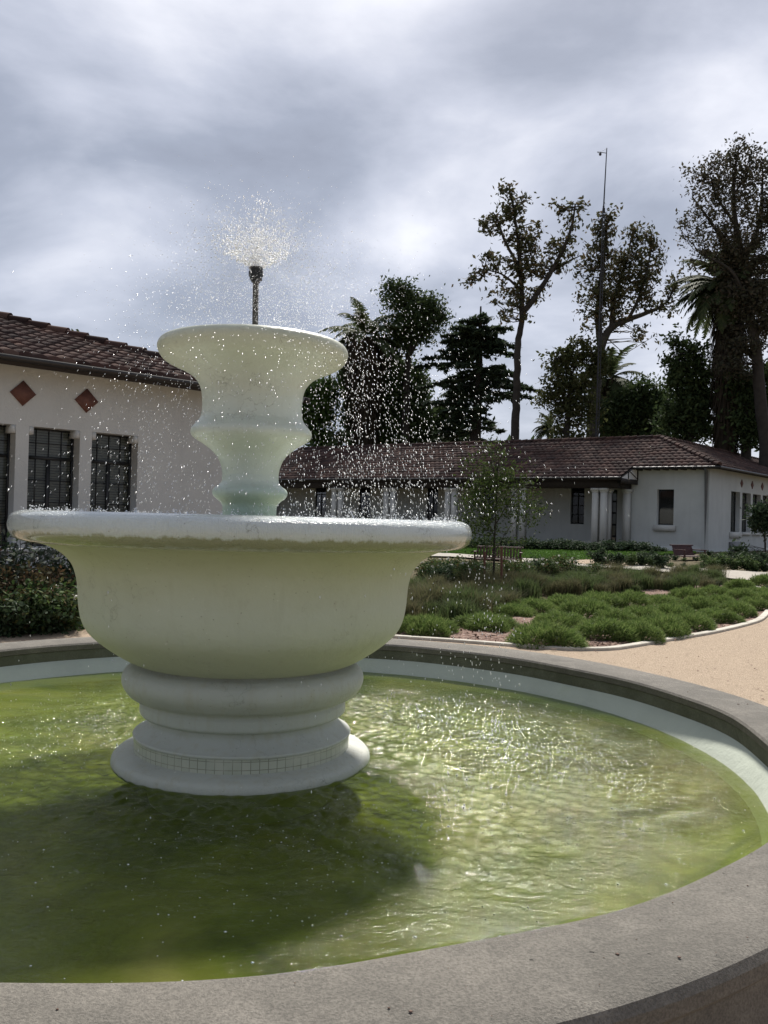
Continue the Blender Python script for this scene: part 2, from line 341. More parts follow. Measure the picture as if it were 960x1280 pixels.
M['rosedark'] = leafmat('dark_shrub_leaves', [(0.028, 0.053, 0.024), (0.049, 0.077, 0.039), (0.088, 0.115, 0.066)], .25)
M['redleaf'] = leafmat('red_tinged_leaves', [(.075, .055, .03), (.06, .065, .03), (.11, .06, .035), (.05, .065, .03)], .3)
M['greyleaf'] = leafmat('silver_leaves', [(.13, .155, .12), (.19, .21, .17), (.09, .11, .08)], .25)
M['drygrass'] = leafmat('brown_grass', [(.12, .115, .06), (.17, .155, .085), (.10, .12, .05), (.14, .12, .07), (.085, .11, .04)], .4)
M['greengrass'] = leafmat('dark_grass', [(0.069, 0.108, 0.039), (0.098, 0.137, 0.049), (0.137, 0.157, 0.069)], .4)
M['bedplant'] = leafmat('bed_plants', [(0.057, 0.101, 0.033), (0.090, 0.139, 0.049), (0.139, 0.179, 0.073)], .3)
M['flower'] = leafmat('white_petals', [(.7, .68, .62), (.75, .74, .7)], .3)
M['lawnblade'] = leafmat('lawn_blades', [(.06, .13, .022), (.085, .16, .03), (.11, .19, .045)], .35)
def tilemat():
    m, t, b = newmat('ceramic_tile_band'); uv = t.n('ShaderNodeUVMap').outputs[0]
    br = t.n('ShaderNodeTexBrick', offset=0., squash=1.); t.l.new(uv, br.inputs['Vector'])
    br.inputs['Color1'].default_value = (.47, .48, .40, 1); br.inputs['Color2'].default_value = (.40, .42, .34, 1); br.inputs['Mortar'].default_value = (.22, .22, .17, 1)
    br.inputs['Scale'].default_value = 1; br.inputs['Mortar Size'].default_value = .045; br.inputs['Brick Width'].default_value = 1; br.inputs['Row Height'].default_value = 1
    n = t.noise(6, 4, .6, t.n('ShaderNodeTexCoord').outputs['Object'])
    c = t.mix(t.ramp(n, [(.45, 0), (.65, .75)]), br.outputs[0], (.50, .50, .42))
    t.l.new(c, b.inputs['Base Color']); b.inputs['Roughness'].default_value = .3; return m
M['tile'] = tilemat()
# ------------------------------------------------------------ fountain
def lathe_obj(name, prof, mat, parent, n=160, k=5, wob=.004):
    pr = catmull(prof, k); pr[:, 0] = np.maximum(pr[:, 0], .001)
    b = MB(); b.lathe(pr, FC, n)
    V = b.V[0]; th = np.arctan2(V[:, 1]-FC[1], V[:, 0]-FC[0])
    w = 1+wob*(np.sin(5*th+3*V[:, 2])*.5+np.sin(11*th+7*V[:, 2])*.3)
    V[:, 0] = FC[0]+(V[:, 0]-FC[0])*w; V[:, 1] = FC[1]+(V[:, 1]-FC[1])*w
    return b.build(name, mat, parent, smooth=True)
ft = empty('fountain', (FC[0], FC[1], 0), label='white painted two-tier stone fountain with a wide lower bowl, standing in the round green pool', cat='fountain')
# flat base flange and tiled drum
lathe_obj('base_flange', [(.50, -.02), (.54, .12), (.66, .205), (.712, .235), (.715, .27), (.70, .292), (.66, .305), (.60, .315), (.575, .318)], M['f_base'], ft, k=4, wob=.008)
b = MB(); n = 120; prof = [(.598, .306), (.598, .388)]
b.lathe(prof, FC, n)
U = np.zeros((n, 4, 2))
for j in range(n):
    u0, u1 = j/n*84, (j+1)/n*84; U[j] = [(u0, .3), (u1, .3), (u1, 2.3), (u0, 2.3)]
b.uv[0] = U; b.build('tile_band', M['tile'], ft, smooth=True)
lathe_obj('drum', [(.597, .386), (.604, .392), (.603, .403), (.585, .412), (.55, .435), (.525, .46), (.515, .485), (.513, .497)], M['f_base'], ft)
lathe_obj('lower_moulding', [(.515, .495), (.545, .50), (.566, .512), (.572, .53), (.572, .565), (.566, .585), (.575, .60)], M['f_base'], ft, k=4)
lathe_obj('ring_moulding', [(.57, .60), (.62, .612), (.648, .64), (.668, .675), (.672, .71), (.66, .745), (.63, .77), (.595, .782), (.58, .79)], M['f_base'], ft)
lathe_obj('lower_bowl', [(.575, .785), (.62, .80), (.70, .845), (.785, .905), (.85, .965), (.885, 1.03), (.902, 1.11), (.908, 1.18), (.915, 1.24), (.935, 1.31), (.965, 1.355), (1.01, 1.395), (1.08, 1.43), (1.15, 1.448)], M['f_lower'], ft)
lathe_obj('bowl_rim', [(1.15, 1.447), (1.21, 1.456), (1.245, 1.480), (1.262, 1.515), (1.262, 1.55), (1.248, 1.583), (1.215, 1.602), (1.17, 1.608), (1.12, 1.60), (1.07, 1.57), (1.02, 1.54), (.7, 1.50), (.3, 1.48), (.01, 1.48)], M['f_rim'], ft, n=220, wob=.004)
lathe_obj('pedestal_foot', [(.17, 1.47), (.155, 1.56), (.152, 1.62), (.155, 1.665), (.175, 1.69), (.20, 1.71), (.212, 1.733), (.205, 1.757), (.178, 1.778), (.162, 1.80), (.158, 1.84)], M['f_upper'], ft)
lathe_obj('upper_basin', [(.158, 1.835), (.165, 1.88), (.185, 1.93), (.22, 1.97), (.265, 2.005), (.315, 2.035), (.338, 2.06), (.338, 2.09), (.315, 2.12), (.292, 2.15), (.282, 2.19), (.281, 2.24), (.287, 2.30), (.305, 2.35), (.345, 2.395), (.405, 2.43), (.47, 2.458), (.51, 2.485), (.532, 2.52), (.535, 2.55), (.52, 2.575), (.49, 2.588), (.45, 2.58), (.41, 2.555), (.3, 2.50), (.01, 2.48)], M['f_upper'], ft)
pipe = MB(); nz = at(320, 343, FC[1]); pb = np.array([FC[0]+.005, FC[1], 2.48])
pipe.tube([pb, (pb+nz)/2, nz-[0, 0, .02]], .017, 12)
pp = pipe.build('nozzle_pipe', M['nozzle'], ft, auto=40)
h = MB(); top = nz
for z0, z1, r_ in ((-.045, -.032, .026), (-.032, .028, .036), (.028, .038, .039)):
    h.tube([top+[0, 0, z0], top+[0, 0, z1]], r_, 16)
for k in range(8):
    a = k*math.pi/4; h.box(top+[.034*math.cos(a)-.006*math.sin(a), .034*math.sin(a)+.006*math.cos(a), -.012], [.012*math.sin(a), -.012*math.cos(a), 0], [.007*math.cos(a), .007*math.sin(a), 0], [0, 0, .03])
h.build('nozzle_head', M['nozzlehead'], ft, auto=40)
# ------------------------------------------------------------ pool
pool = empty('fountain_pool', (PC[0], PC[1], 0), label='round concrete pool with a broad weathered grey coping around the fountain', cat='pool')
def ring(prof_fn, name, mat, n=360, auto=35):
    th = np.linspace(0, 2*np.pi, n, endpoint=False); rows = []
    for t_ in th: rows.append([(PC[0]+r_*math.cos(t_), PC[1]+r_*math.sin(t_), z_) for r_, z_ in prof_fn(t_)])
    V = np.array(rows); k = V.shape[1]
    i = np.arange(n)[:, None]*k; i2 = ((np.arange(n)+1) % n)[:, None]*k; j = np.arange(k-1)[None]
    F = np.stack([i+j, i2+j, i2+j+1, i+j+1], -1).reshape(-1, 4)
    b = MB(); b.add(V.reshape(-1, 3), F[:, ::-1]); return b.build(name, mat, pool, auto=auto)
def rin(t): return PR+.018*math.sin(3*t+1)+.014*math.sin(7*t+.4)+.008*math.sin(17*t)
def rout(t): return 3.27+.03*math.sin(2*t+.6)+.012*math.sin(9*t)
ring(lambda t: [(rin(t)+.035, .43), (rin(t)-.002, .445), (rin(t)-.008, .485), (rin(t)+.004, .498), (rin(t)+.03, .503), (3.05, .507), (rout(t)-.045, .503), (rout(t)-.015, .493), (rout(t), .470), (rout(t)-.003, .43), (rout(t)-.03, .40)], 'coping', M['coping'])
ring(lambda t: [(rout(t)-.028, .405), (rout(t)-.03, .2), (rout(t)-.025, -.15)], 'outer_wall', M['coping'])
ring(lambda t: [(rin(t)+.03, -.1), (rin(t)+.012, .33), (rin(t)+.006, .36), (rin(t)+.006, .44)][::1], 'inner_wall', M['poolwall'])
ring(lambda t: [(2.72, .16), (2.80, .25), (rin(t)-.012, .352), (rin(t)+.01, .364)], 'painted_ledge', M['ledge'])
b = MB(); b.lathe([(2.86, .27), (2.80, .235), (2.72, .17), (2.6, .105), (2.4, .065), (2.1, .045), (1.6, .038), (1.0, .035), (.4, .035)], PC, 128); fo = b.build('pool_floor', M['floor'], pool, smooth=True)
for p in fo.data.polygons: pass
# water sheet with real ripples
rr_ = np.concatenate([np.arange(.70, 2.80, .0135), [2.812]]); nth = 1250; tt = np.linspace(0, 2*np.pi, nth, endpoint=False)
RR_, TT_ = np.meshgrid(rr_, tt, indexing='ij'); f_ = (RR_-.70)/2.112; cxx = FC[0]*(1-f_)+PC[0]*f_; cyy = FC[1]*(1-f_)+PC[1]*f_
X = cxx+RR_*np.cos(TT_); Y = cyy+RR_*np.sin(TT_); H = np.zeros_like(X); dd = np.hypot(X-FC[0]-.30, Y-FC[1]-.15)
amp = np.interp(dd+.18*np.sin(2.3*X+1)*np.sin(3.1*Y), [.5, .9, 1.5, 1.85, 2.15, 3.4], [.9, 1.15, .95, .30, .07, .03])
HL = np.zeros_like(X)
for k in range(54):
    lam = rng.uniform(.045, .13); a = rng.uniform(0, 2*np.pi); kk = 2*np.pi/lam
    H += .055/kk*np.sin(kk*(X*math.cos(a)+Y*math.sin(a))+rng.uniform(0, 6.3)+.8*np.sin(X*2.1+k)+.8*np.sin(Y*1.7-k))
for k in range(18):
    lam = rng.uniform(.12, .5); a = rng.normal(1.2, .9); kk = 2*np.pi/lam
    HL += .0075/kk*np.sin(kk*(X*math.cos(a)+Y*math.sin(a))+rng.uniform(0, 6.3)+1.2*np.sin(X*1.3+k)+1.2*np.sin(Y*1.7-k))
HM = np.zeros_like(X)
for k in range(16):
    lam = rng.uniform(.13, .28); a = rng.normal(1.4, .8); kk = 2*np.pi/lam
    HM += .045/kk*np.sin(kk*(X*math.cos(a)+Y*math.sin(a))+rng.uniform(0, 6.3)+1.5*np.sin(X*1.6+k)+1.5*np.sin(Y*1.9-k))
H = H*amp*.92+HL+HM*np.interp(np.hypot(X-FC[0]+.5, Y-FC[1]+.2), [.9, 1.5, 2.2], [1, .6, .08])
for k in range(150):      # rings where single drops land
    q = rng.uniform(.8, 2.1)*(1 if k < 135 else 1.25); a = rng.uniform(0, 2*np.pi); x0, y0 = FC[0]+.3+q*math.cos(a), FC[1]+q*math.sin(a); D = np.hypot(X-x0, Y-y0); R0_ = rng.uniform(.02, .22)
    m_ = D < R0_+.12; H[m_] += (.0015 if q < 1.8 else .0006)*np.exp(-((D[m_]-R0_)/.035)**2)*np.cos((D[m_]-R0_)*2*np.pi/.045)
H *= np.clip((RR_-.70)/.05, .2, 1)*np.clip((2.83-RR_)/.06, .3, 1)
V = np.stack([X, Y, WZ+H], -1).reshape(-1, 3); i_ = np.arange(len(rr_)-1)[:, None]*nth; j_ = np.arange(nth)[None]; j2_ = (j_+1) % nth
b = MB(); b.add(V, np.stack([i_+j_, i_+nth+j_, i_+nth+j2_, i_+j2_], -1).reshape(-1, 4))
wo = tag(b.build('pool_water', M['water'], smooth=True), kind='structure')
# floating bubbles and debris, with white specks added to imitate sun glitter
b = MB()
def octa(P, r, st=None):
    P = np.asarray(P); n = len(P); r = np.broadcast_to(np.asarray(r, float), (n,))
    D = np.array([[1, 0, 0], [-1, 0, 0], [0, 1, 0], [0, -1, 0], [0, 0, 1], [0, 0, -1]], float)
    sc = np.ones((n, 6, 1)) 
    V = P[:, None]+D[None]*r[:, None, None]
    if st is not None: V = P[:, None]+D[None]*r[:, None, None]+np.where(np.arange(6)[None, :, None] == 4, 1, np.where(np.arange(6)[None, :, None] == 5, -1, 0))*st[:, None]
    F = np.array([[0, 2, 4], [2, 1, 4], [1, 3, 4], [3, 0, 4], [2, 0, 5], [1, 2, 5], [3, 1, 5], [0, 3, 5]])
    return V.reshape(-1, 3), (F[None]+np.arange(n)[:, None, None]*6).reshape(-1, 3)
N = 900; a = rng.uniform(0, 2*np.pi, N); q = np.sqrt(rng.uniform(.12, .93, N))*2.8
P = np.stack([PC[0]+q*np.cos(a), PC[1]+q*np.sin(a), np.full(N, WZ+.002)], -1)
P = P[(np.hypot(P[:, 0]-FC[0], P[:, 1]-FC[1]) > .8) & ((P[:, 0] > -.9) | (rng.random(len(P)) < .3))]
rad = .0022+.0045*rng.random(len(P))**3
N = 2600; a = rng.normal(.15, .85, N); q = np.clip(rng.normal(1.55, .36, N), .85, 2.5); P2 = np.stack([FC[0]+.15+q*np.cos(a), FC[1]+q*np.sin(a), np.full(N, WZ+.003)], -1)  # dense white specks standing in for sun glitter beside the fountain
N = 1500; a = rng.normal(2.9, .6, N); q = np.clip(rng.normal(1.5, .35, N), .85, 2.3); P3 = np.stack([FC[0]+q*np.cos(a), FC[1]+q*np.sin(a), np.full(N, WZ+.003)], -1)
P = np.concatenate([P, P2, P3]); P = P[np.hypot(P[:, 0]-PC[0], P[:, 1]-PC[1]) < 2.75]; rad = np.concatenate([rad, .0014+.0030*rng.random(len(P)-len(rad))**2])
V, F = octa(P, rad); V[:, 2] = WZ+(V[:, 2]-WZ)*.5+.001
b.add(V, F); tag(b.build('foam_and_glitter', M['mist']), kind='stuff', label='small white bubbles floating on the green water and specks imitating sun glitter', cat='foam')
# ------------------------------------------------------------ water spray
def spray():
    PP, RR, ST = [], [], []
    z0 = nz[2]+.04; g = 9.81
    def fly(N, vr, vrs, vz, vzs, wind, tmax_z, rlo, rhi, jet=0):
        a = rng.uniform(0, 2*np.pi, N); v = np.abs(rng.normal(vr, vrs, N)); w = rng.normal(vz, vzs, N)
        ztar = tmax_z; T = (w+np.sqrt(np.maximum(w*w+2*g*(z0-ztar), .01)))/g
        t = T*rng.random(N)**.6
        x = nz[0]+v*np.cos(a)*t+wind*t*t*.5; y = nz[1]+v*np.sin(a)*t; z = z0+w*t-.5*g*t*t
        p = np.stack([x, y, z], -1)+rng.normal(0, .012, (N, 3))
        ok = ~((np.hypot(x-FC[0], y-FC[1]) < .54) & (z < 2.6)) & (z > 1.62-.0*x)
        ok &= ~((np.hypot(x-FC[0], y-FC[1]) < .36) & (z < 2.6))
        p = p[ok]; t = t[ok]; vel = np.stack([v[ok]*np.cos(a[ok]), v[ok]*np.sin(a[ok]), w[ok]-g*t], -1)
        PP.append(p); RR.append(rlo+(rhi-rlo)*rng.random(len(p))**2.5); ST.append(vel*.0016)
    fly(5200, .98, .30, 1.78, .38, .2, 2.72, .0020, .0056)       # dense plume above the head
    fly(6200, .95, .5, 1.8, .45, .1, 1.62, .0011, .0029)          # drops falling to the lower bowl
    fly(12500, .88, .5, 1.85, .5, 1.5, 1.62, .0010, .0029)      # wind drifts the spray to the right
    # straight jet
    N = 130; t = rng.random(N); p = np.stack([nz[0]+.02*rng.normal(size=N)*(.4+t)+.02*t, nz[1]+.02*rng.normal(size=N), z0+.40*t**.9], -1)
    PP.append(p); RR.append(.002+.004*rng.random(N)); ST.append(np.zeros((N, 3)))
    # cone just above the head
    N = 900; t = rng.random(N)**.8; a = rng.uniform(0, 2*np.pi, N); c_ = .10+.9*t
    p = np.stack([nz[0]+np.cos(a)*t*.22*(.75+.5*rng.random(N)), nz[1]+np.sin(a)*t*.22, z0-.03+t*.17*(.8+.4*rng.random(N))], -1)
    PP.append(p); RR.append(.0024+.0055*rng.random(N)**2); ST.append(np.zeros((N, 3)))
    b = MB(); V, F = octa(np.concatenate(PP), np.concatenate(RR), np.concatenate(ST)); b.add(V, F)
    return tag(b.build('water_spray', M['drop']), kind='stuff', label='sparkling drops of water thrown up and falling around the two-tier fountain', cat='water spray')
spray()
# drips leaving the bowl rim
PP = []; ST = []
for k in range(110):
    a = rng.normal(.05, .55) if k < 84 else rng.uniform(-math.pi, math.pi)
    r_ = 1.27+.22*rng.random(); m_ = rng.integers(2, 8)
    zz = 1.42-(1.42-WZ)*rng.random(m_)**.8
    x = FC[0]+r_*math.cos(a)+rng.normal(0, .035, m_)+.10*(1.5-zz); y = FC[1]+r_*math.sin(a)+rng.normal(0, .02, m_)
    PP.append(np.stack([x, y, zz], -1)); ST.append(np.stack([0*zz, 0*zz, .001+.006*rng.random(m_)], -1))
P = np.concatenate(PP); V, F = octa(P, .0014+.0022*rng.random(len(P)), np.concatenate(ST)); b = MB(); b.add(V, F)
tag(b.build('dripping_water', M['drop']), kind='stuff', label='drops falling from the lip of the lower fountain bowl into the pool', cat='water drops')
# splashes where the drops strike the wet rim: little crowns and threads
b = MB(); PP = []
for k in range(900):
    a = rng.uniform(-math.pi, math.pi); r_ = rng.uniform(.55, 1.2); x = FC[0]+r_*math.cos(a); y = FC[1]+r_*math.sin(a)
    z = 1.52 if r_ < 1.08 else 1.603
    hh = .008+.045*rng.random()**2.4*(1.3 if r_ < 1.08 else .5)*(1.5 if x > FC[0]+.1 else .7); L = rng.normal(0, .35, 2)
    if rng.random() < .22:
        b.tube([(x, y, z), (x+L[0]*hh*.5, y+L[1]*hh*.5, z+hh*.6), (x+L[0]*hh, y+L[1]*hh, z+hh)], [.004, .0025, .0012], 4, cap=False)
    for q in range(5):
        PP.append((x+rng.normal(0, hh*.5), y+rng.normal(0, hh*.5), z+hh*rng.uniform(.2, 1.8)))
V, F = octa(np.array(PP), .0015+.003*rng.random(len(PP))**2); b.add(V, F)
tag(b.build('water_splashes', M['mist']), kind='stuff', label='low white splashes along the wet rim of the lower bowl', cat='splash')
# ------------------------------------------------------------ ground
def grid_sheet(name, mat, xs, ys, off, jit=0):
    X, Y = np.meshgrid(xs, ys); Z = terrain(X, Y)+off
    if jit: Z = Z+jit*rng.random(X.shape)
    V = np.stack([X, Y, Z], -1).reshape(-1, 3); nx = len(xs)
    i = np.arange(len(ys)-1)[:, None]*nx; j = np.arange(nx-1)[None]
    F = np.stack([i+j, i+j+1, i+nx+j+1, i+nx+j], -1).reshape(-1, 4)
    b = MB(); b.add(V, F); return tag(b.build(name, mat, smooth=True), kind='structure')
def spaced(a, b_, dense, lo, hi): return np.unique(np.concatenate([np.linspace(a, lo, 12), np.arange(lo, hi, dense), np.linspace(hi, b_, 14)]))
grid_sheet('ground', M['soil'], spaced(-600, 600, .8, -30, 40), spaced(-300, 900, .5, 12, 48), -.03)
kerb = [(-16, 5.2), (-11, 7.6), (-8, 9.3), (-6.3, 10.35), (-4.95, 11.15), (-4.2, 11.75), (-3, 12.0), (-1, 11.9), (.6, 11.5), (1.6, 11.15), (2.19, 10.96), (2.48, 10.9), (2.94, 11.0), (3.38, 11.36), (4.2, 12.19), (5.12, 13.1), (6.4, 14.64), (7.1, 15.77), (8.2, 17.9), (9.2, 20.3), (10, 23)]
K = catmull(np.array(kerb), 6)
def clean_poly(name, pts, mat, off, parent=None):
    import bmesh
    bm = bmesh.new(); vs = [bm.verts.new((p[0], p[1], float(terrain(p[0], p[1]))+off)) for p in pts]
    f = bm.faces.new(vs); bmesh.ops.triangulate(bm, faces=[f]); 
    if f.is_valid and f.normal.z < 0: pass
    bmesh.ops.recalc_face_normals(bm, faces=bm.faces)
    me = bpy.data.meshes.new(name); bm.to_mesh(me); bm.free(); me.materials.append(mat)
    o = bpy.data.objects.new(name, me); COL.objects.link(o); return o
pl = [tuple(p) for p in K]+[(60, 24), (60, -60), (-60, -60), (-60, 5.2)]
# keep a hole for the pool: split the plaza in two halves round it
def half(sign):
    th = np.linspace(math.pi/2, -math.pi/2, 40) if sign > 0 else np.linspace(math.pi/2, 3*math.pi/2, 40)
    arc = [(PC[0]+3.2*math.cos(t), PC[1]+3.2*math.sin(t)) for t in th]
    kk = [tuple(p) for p in K if (p[0] > PC[0]+.1 if sign > 0 else p[0] < PC[0]-.1)]
    kk = kk if sign > 0 else kk[::-1]
    return [(PC[0], -60)]+arc[::-1]+[(PC[0], 11.88)]+kk+([(60, 24), (60, -60)] if sign > 0 else [(-60, 5.2), (-60, -60)])
import bmesh
bm = bmesh.new()
for sgn in (1, -1):
    vs = [bm.verts.new((p[0], p[1], float(terrain(p[0], p[1]))+.008)) for p in half(sgn)]
    bm.faces.new(vs)
bmesh.ops.triangulate(bm, faces=bm.faces[:]); bmesh.ops.recalc_face_normals(bm, faces=bm.faces)
for f in bm.faces:
    if f.normal.z < 0: f.normal_flip()
me = bpy.data.meshes.new('gravel_path'); bm.to_mesh(me); bm.free(); me.materials.append(M['gravel'])
o = bpy.data.objects.new('gravel_path', me); COL.objects.link(o); tag(o, kind='structure')
# mulch strip just behind the kerb
nK = np.gradient(K, axis=0); nK /= np.linalg.norm(nK, axis=1, keepdims=True); nK = np.stack([-nK[:, 1], nK[:, 0]], -1)
wid = 3.2+.5*np.sin(np.arange(len(K))*.5)
V = []; 
for w_ in (0.04, 1.0, 2.0, 3.0):
    Q = K+nK*(wid*w_/3.0)[:, None]; V.append(np.c_[Q, terrain(Q[:, 0], Q[:, 1])+.012+.03*rng.random(len(Q))*(w_ > .5)])
V = np.array(V); k = V.shape[1]; i = np.arange(3)[:, None]*k; j = np.arange(k-1)[None]
b = MB(); b.add(V.reshape(-1, 3), np.stack([i+j, i+j+1, i+k+j+1, i+k+j], -1).reshape(-1, 4)); tag(b.build('mulch_bed', M['mulch'], smooth=True), kind='structure')
# loose mulch chips near the kerb
sel = [i for i in range(len(K)) if -5.5 < K[i, 0] < 7.5]
N = 5200; ii = rng.choice(sel, N); d = rng.uniform(.08, 2.6, N); Q = K[ii]+nK[ii]*d[:, None]+rng.normal(0, .12, (N, 2))
dist = np.min(np.hypot(Q[:, None, 0]-K[None, :, 0], Q[:, None, 1]-K[None, :, 1]), 1); Q = Q[dist > .09]
C3 = np.c_[Q, terrain(Q[:, 0], Q[:, 1])+.035]; n = len(C3)
u = rng.normal(0, 1, (n, 3)); u[:, 2] *= .25; u /= np.linalg.norm(u, axis=1, keepdims=True); v = np.cross(u, rng.normal(0, .25, (n, 3))+[0, 0, 1]); v /= np.linalg.norm(v, axis=1, keepdims=True)
Lc = rng.uniform(.012, .04, (n, 1)); Wc = rng.uniform(.006, .016, (n, 1))
V = np.stack([C3-u*Lc-v*Wc, C3+u*Lc-v*Wc, C3+u*Lc+v*Wc, C3-u*Lc+v*Wc], 1).reshape(-1, 3)
M['chips'] = leafmat('mulch_chips', [(.13, .08, .06), (.26, .17, .13), (.36, .27, .22), (.18, .11, .08)], .05, .9)
b = MB(); b.add(V, np.arange(4*n).reshape(-1, 4)); tag(b.build('mulch_chips', M['chips']), kind='stuff', label='loose reddish bark chips between the mounded shrubs behind the kerb', cat='mulch')
# kerb
def ribbon(name, P2, w, z0, h, mat, **k):
    P2 = np.asarray(P2); t = np.gradient(P2, axis=0); t /= np.linalg.norm(t, axis=1, keepdims=True); nn = np.stack([-t[:, 1], t[:, 0]], -1)
    z = terrain(P2[:, 0], P2[:, 1])
    prof = [(0, z0), (0, h-.008), (.008, h), (w-.008, h), (w, h-.008), (w, z0)]
    V = np.stack([np.c_[P2+nn*a, z+c] for a, c in prof], 1); m = len(prof); n = len(P2)
    i = np.arange(n-1)[:, None]*m; j = np.arange(m-1)[None]
    b = MB(); b.add(V.reshape(-1, 3), np.stack([i+j, i+m+j, i+m+j+1, i+j+1], -1).reshape(-1, 4)[:, ::-1]); return tag(b.build(name, mat, auto=35), **k)
ribbon('kerb', K, .12, -.05, .045, M['kerb'], kind='structure')
# concrete path through the garden, lawn beyond
near = [gnd(*p) for p in ((470, 697), (545, 696), (600, 699), (660, 704), (740, 709), (800, 713.5), (870, 719), (950, 727.5))]+[np.array([13.5, 22.5, 0]), np.array([20, 18, 0])]
far = [gnd(*p) for p in ((470, 688), (545, 690.5), (600, 693), (660, 697), (740, 701), (800, 706), (870, 711), (950, 716))]+[np.array([15.8, 24.2, 0]), np.array([22, 20, 0])]
def band(name, A, B, mat, off, k=4, sub=3):
    A = catmull(np.array(A)[:, :2], k); B = catmull(np.array(B)[:, :2], k); V = []
    for s_ in np.linspace(0, 1, sub+1): Q = A*(1-s_)+B*s_; V.append(np.c_[Q, terrain(Q[:, 0], Q[:, 1])+off])
    V = np.array(V); m = V.shape[1]; i = np.arange(sub)[:, None]*m; j = np.arange(m-1)[None]
    b = MB(); b.add(V.reshape(-1, 3), np.stack([i+j, i+j+1, i+m+j+1, i+m+j], -1).reshape(-1, 4)); return tag(b.build(name, mat), kind='structure')
band('garden_path', near, far, M['path'], .03)
band('side_path', [gnd(*p) for p in ((705, 704), (732, 706), (775, 709), (792, 709))], [gnd(*p) for p in ((740, 699), (752, 699.5), (775, 700.5), (790, 701.5))], M['gravel'], .036)
l_near = [gnd(*p) for p in ((440, 693), (545, 692), (600, 695), (660, 699), (725, 701), (790, 698), (830, 694), (870, 692))]
l_far = [gnd(*p) for p in ((440, 682), (545, 683.5), (600, 684.5), (660, 686.5), (725, 688), (790, 689), (830, 690.5), (870, 691))]
band('lawn', l_near, l_far, M['lawn'], .02, sub=10)
A = catmull(np.array(l_near)[:, :2], 4); B = catmull(np.array(l_far)[:, :2], 4); N = 26000
s_ = rng.random(N)**1.6; ii = rng.uniform(0, len(A)-1.01, N); i0 = ii.astype(int); f_ = (ii-i0)[:, None]
Q = (A[i0]*(1-f_)+A[i0+1]*f_)*(1-s_)[:, None]+(B[i0]*(1-f_)+B[i0+1]*f_)*s_[:, None]
def blades(P, h, w, lean=.4, droop=.3, dirs=None):
    n = len(P); a = rng.uniform(0, 2*np.pi, n); h = np.broadcast_to(np.asarray(h, float), (n,)); w = np.broadcast_to(np.asarray(w, float), (n,))
    d = np.stack([np.cos(a), np.sin(a), 0*a], -1) if dirs is None else dirs
    s = np.stack([-d[:, 1], d[:, 0], 0*a], -1); L = (lean*rng.random(n))[:, None]
    m1 = P+(d*L*.35+[0, 0, .6])*h[:, None]; t1 = P+(d*(L+droop*rng.random(n)[:, None]*L/.4)+[0, 0, 1.])*h[:, None]
    t1[:, 2] -= (droop*h*rng.random(n)*.5)
    w = w[:, None]
    V = np.stack([P-s*w, P+s*w, m1+s*w*.8, m1-s*w*.8, t1], 1).reshape(-1, 3); o_ = np.arange(n)[:, None]*5
    return V, o_+np.array([[0, 1, 2, 3]]), o_+np.array([[3, 2, 4]])
P = np.c_[Q, terrain(Q[:, 0], Q[:, 1])+.015]; V, F4, F3 = blades(P, rng.uniform(.04, .09, N), .012)
b = MB(); b.addmix(V, F4, F3)
tag(b.build('lawn_grass', M['lawnblade']), kind='stuff', label='short bright green lawn grass in front of the long building', cat='grass')
# ------------------------------------------------------------ architecture helpers
def roof_patch(b, fn, s0, s1, a0f, a1f, pa=.25, ps=.38, slope_len=1., hb=.045, step=.035):
    """barrel tiles: fn(a, s, h) maps eave coordinate a, up-slope plan coordinate s and height h to the world"""
    rows = int(math.ceil((s1-s0)/ps)); na = 6
    amin = min(a0f(s0), a0f(s1)); amax = max(a1f(s0), a1f(s1)); base = np.arange(math.floor(amin/pa), math.ceil(amax/pa)+1e-6, 1/na)*pa
    for r_ in range(rows):
        sA = s0+r_*ps; sB = min(s0+(r_+1)*ps, s1); off = rng.normal(0, .004)
        lo, hi = max(a0f(sA), a0f(sB)) if False else a0f((sA+sB)/2), a1f((sA+sB)/2)
        lo2, hi2 = a0f(sA), a1f(sA); lo3, hi3 = a0f(sB), a1f(sB)
        aa = np.unique(np.round(base[(base > lo) & (base < hi)], 5)); aa = np.concatenate([[lo], aa, [hi]])
        if len(aa) < 3 or hi <= lo: continue
        ph = aa/pa*np.pi; H = hb*np.abs(np.sin(ph))**.8
        tid = np.floor(aa/pa+1e-6); jit = (np.sin(tid*12.9898+r_*78.233)*43758.5453) % 1*.012
        A = np.clip(aa, min(lo2, lo3), max(hi2, hi3))
        clampA = np.clip(aa, lo2, hi2); clampB = np.clip(aa, lo3, hi3)
        V = np.concatenate([fn(clampA, np.full(len(aa), sA), H*0-.01), fn(clampA, np.full(len(aa), sA), H+step+jit+off), fn(clampB, np.full(len(aa), sB), H+jit+off)])
        m = len(aa); j = np.arange(m-1)
        F = np.concatenate([np.stack([j, j+1, m+j+1, m+j], -1), np.stack([m+j, m+j+1, 2*m+j+1, 2*m+j], -1)])
        am = (aa[:-1]+aa[1:])/2/pa; uc = np.floor(am)+.5; U = np.zeros((len(F), 4, 2)); U[:, :, 0] = np.tile(uc, 2)[:, None]+.001; U[:, :, 1] = r_+.5
        b.add(V, F, 0, U)
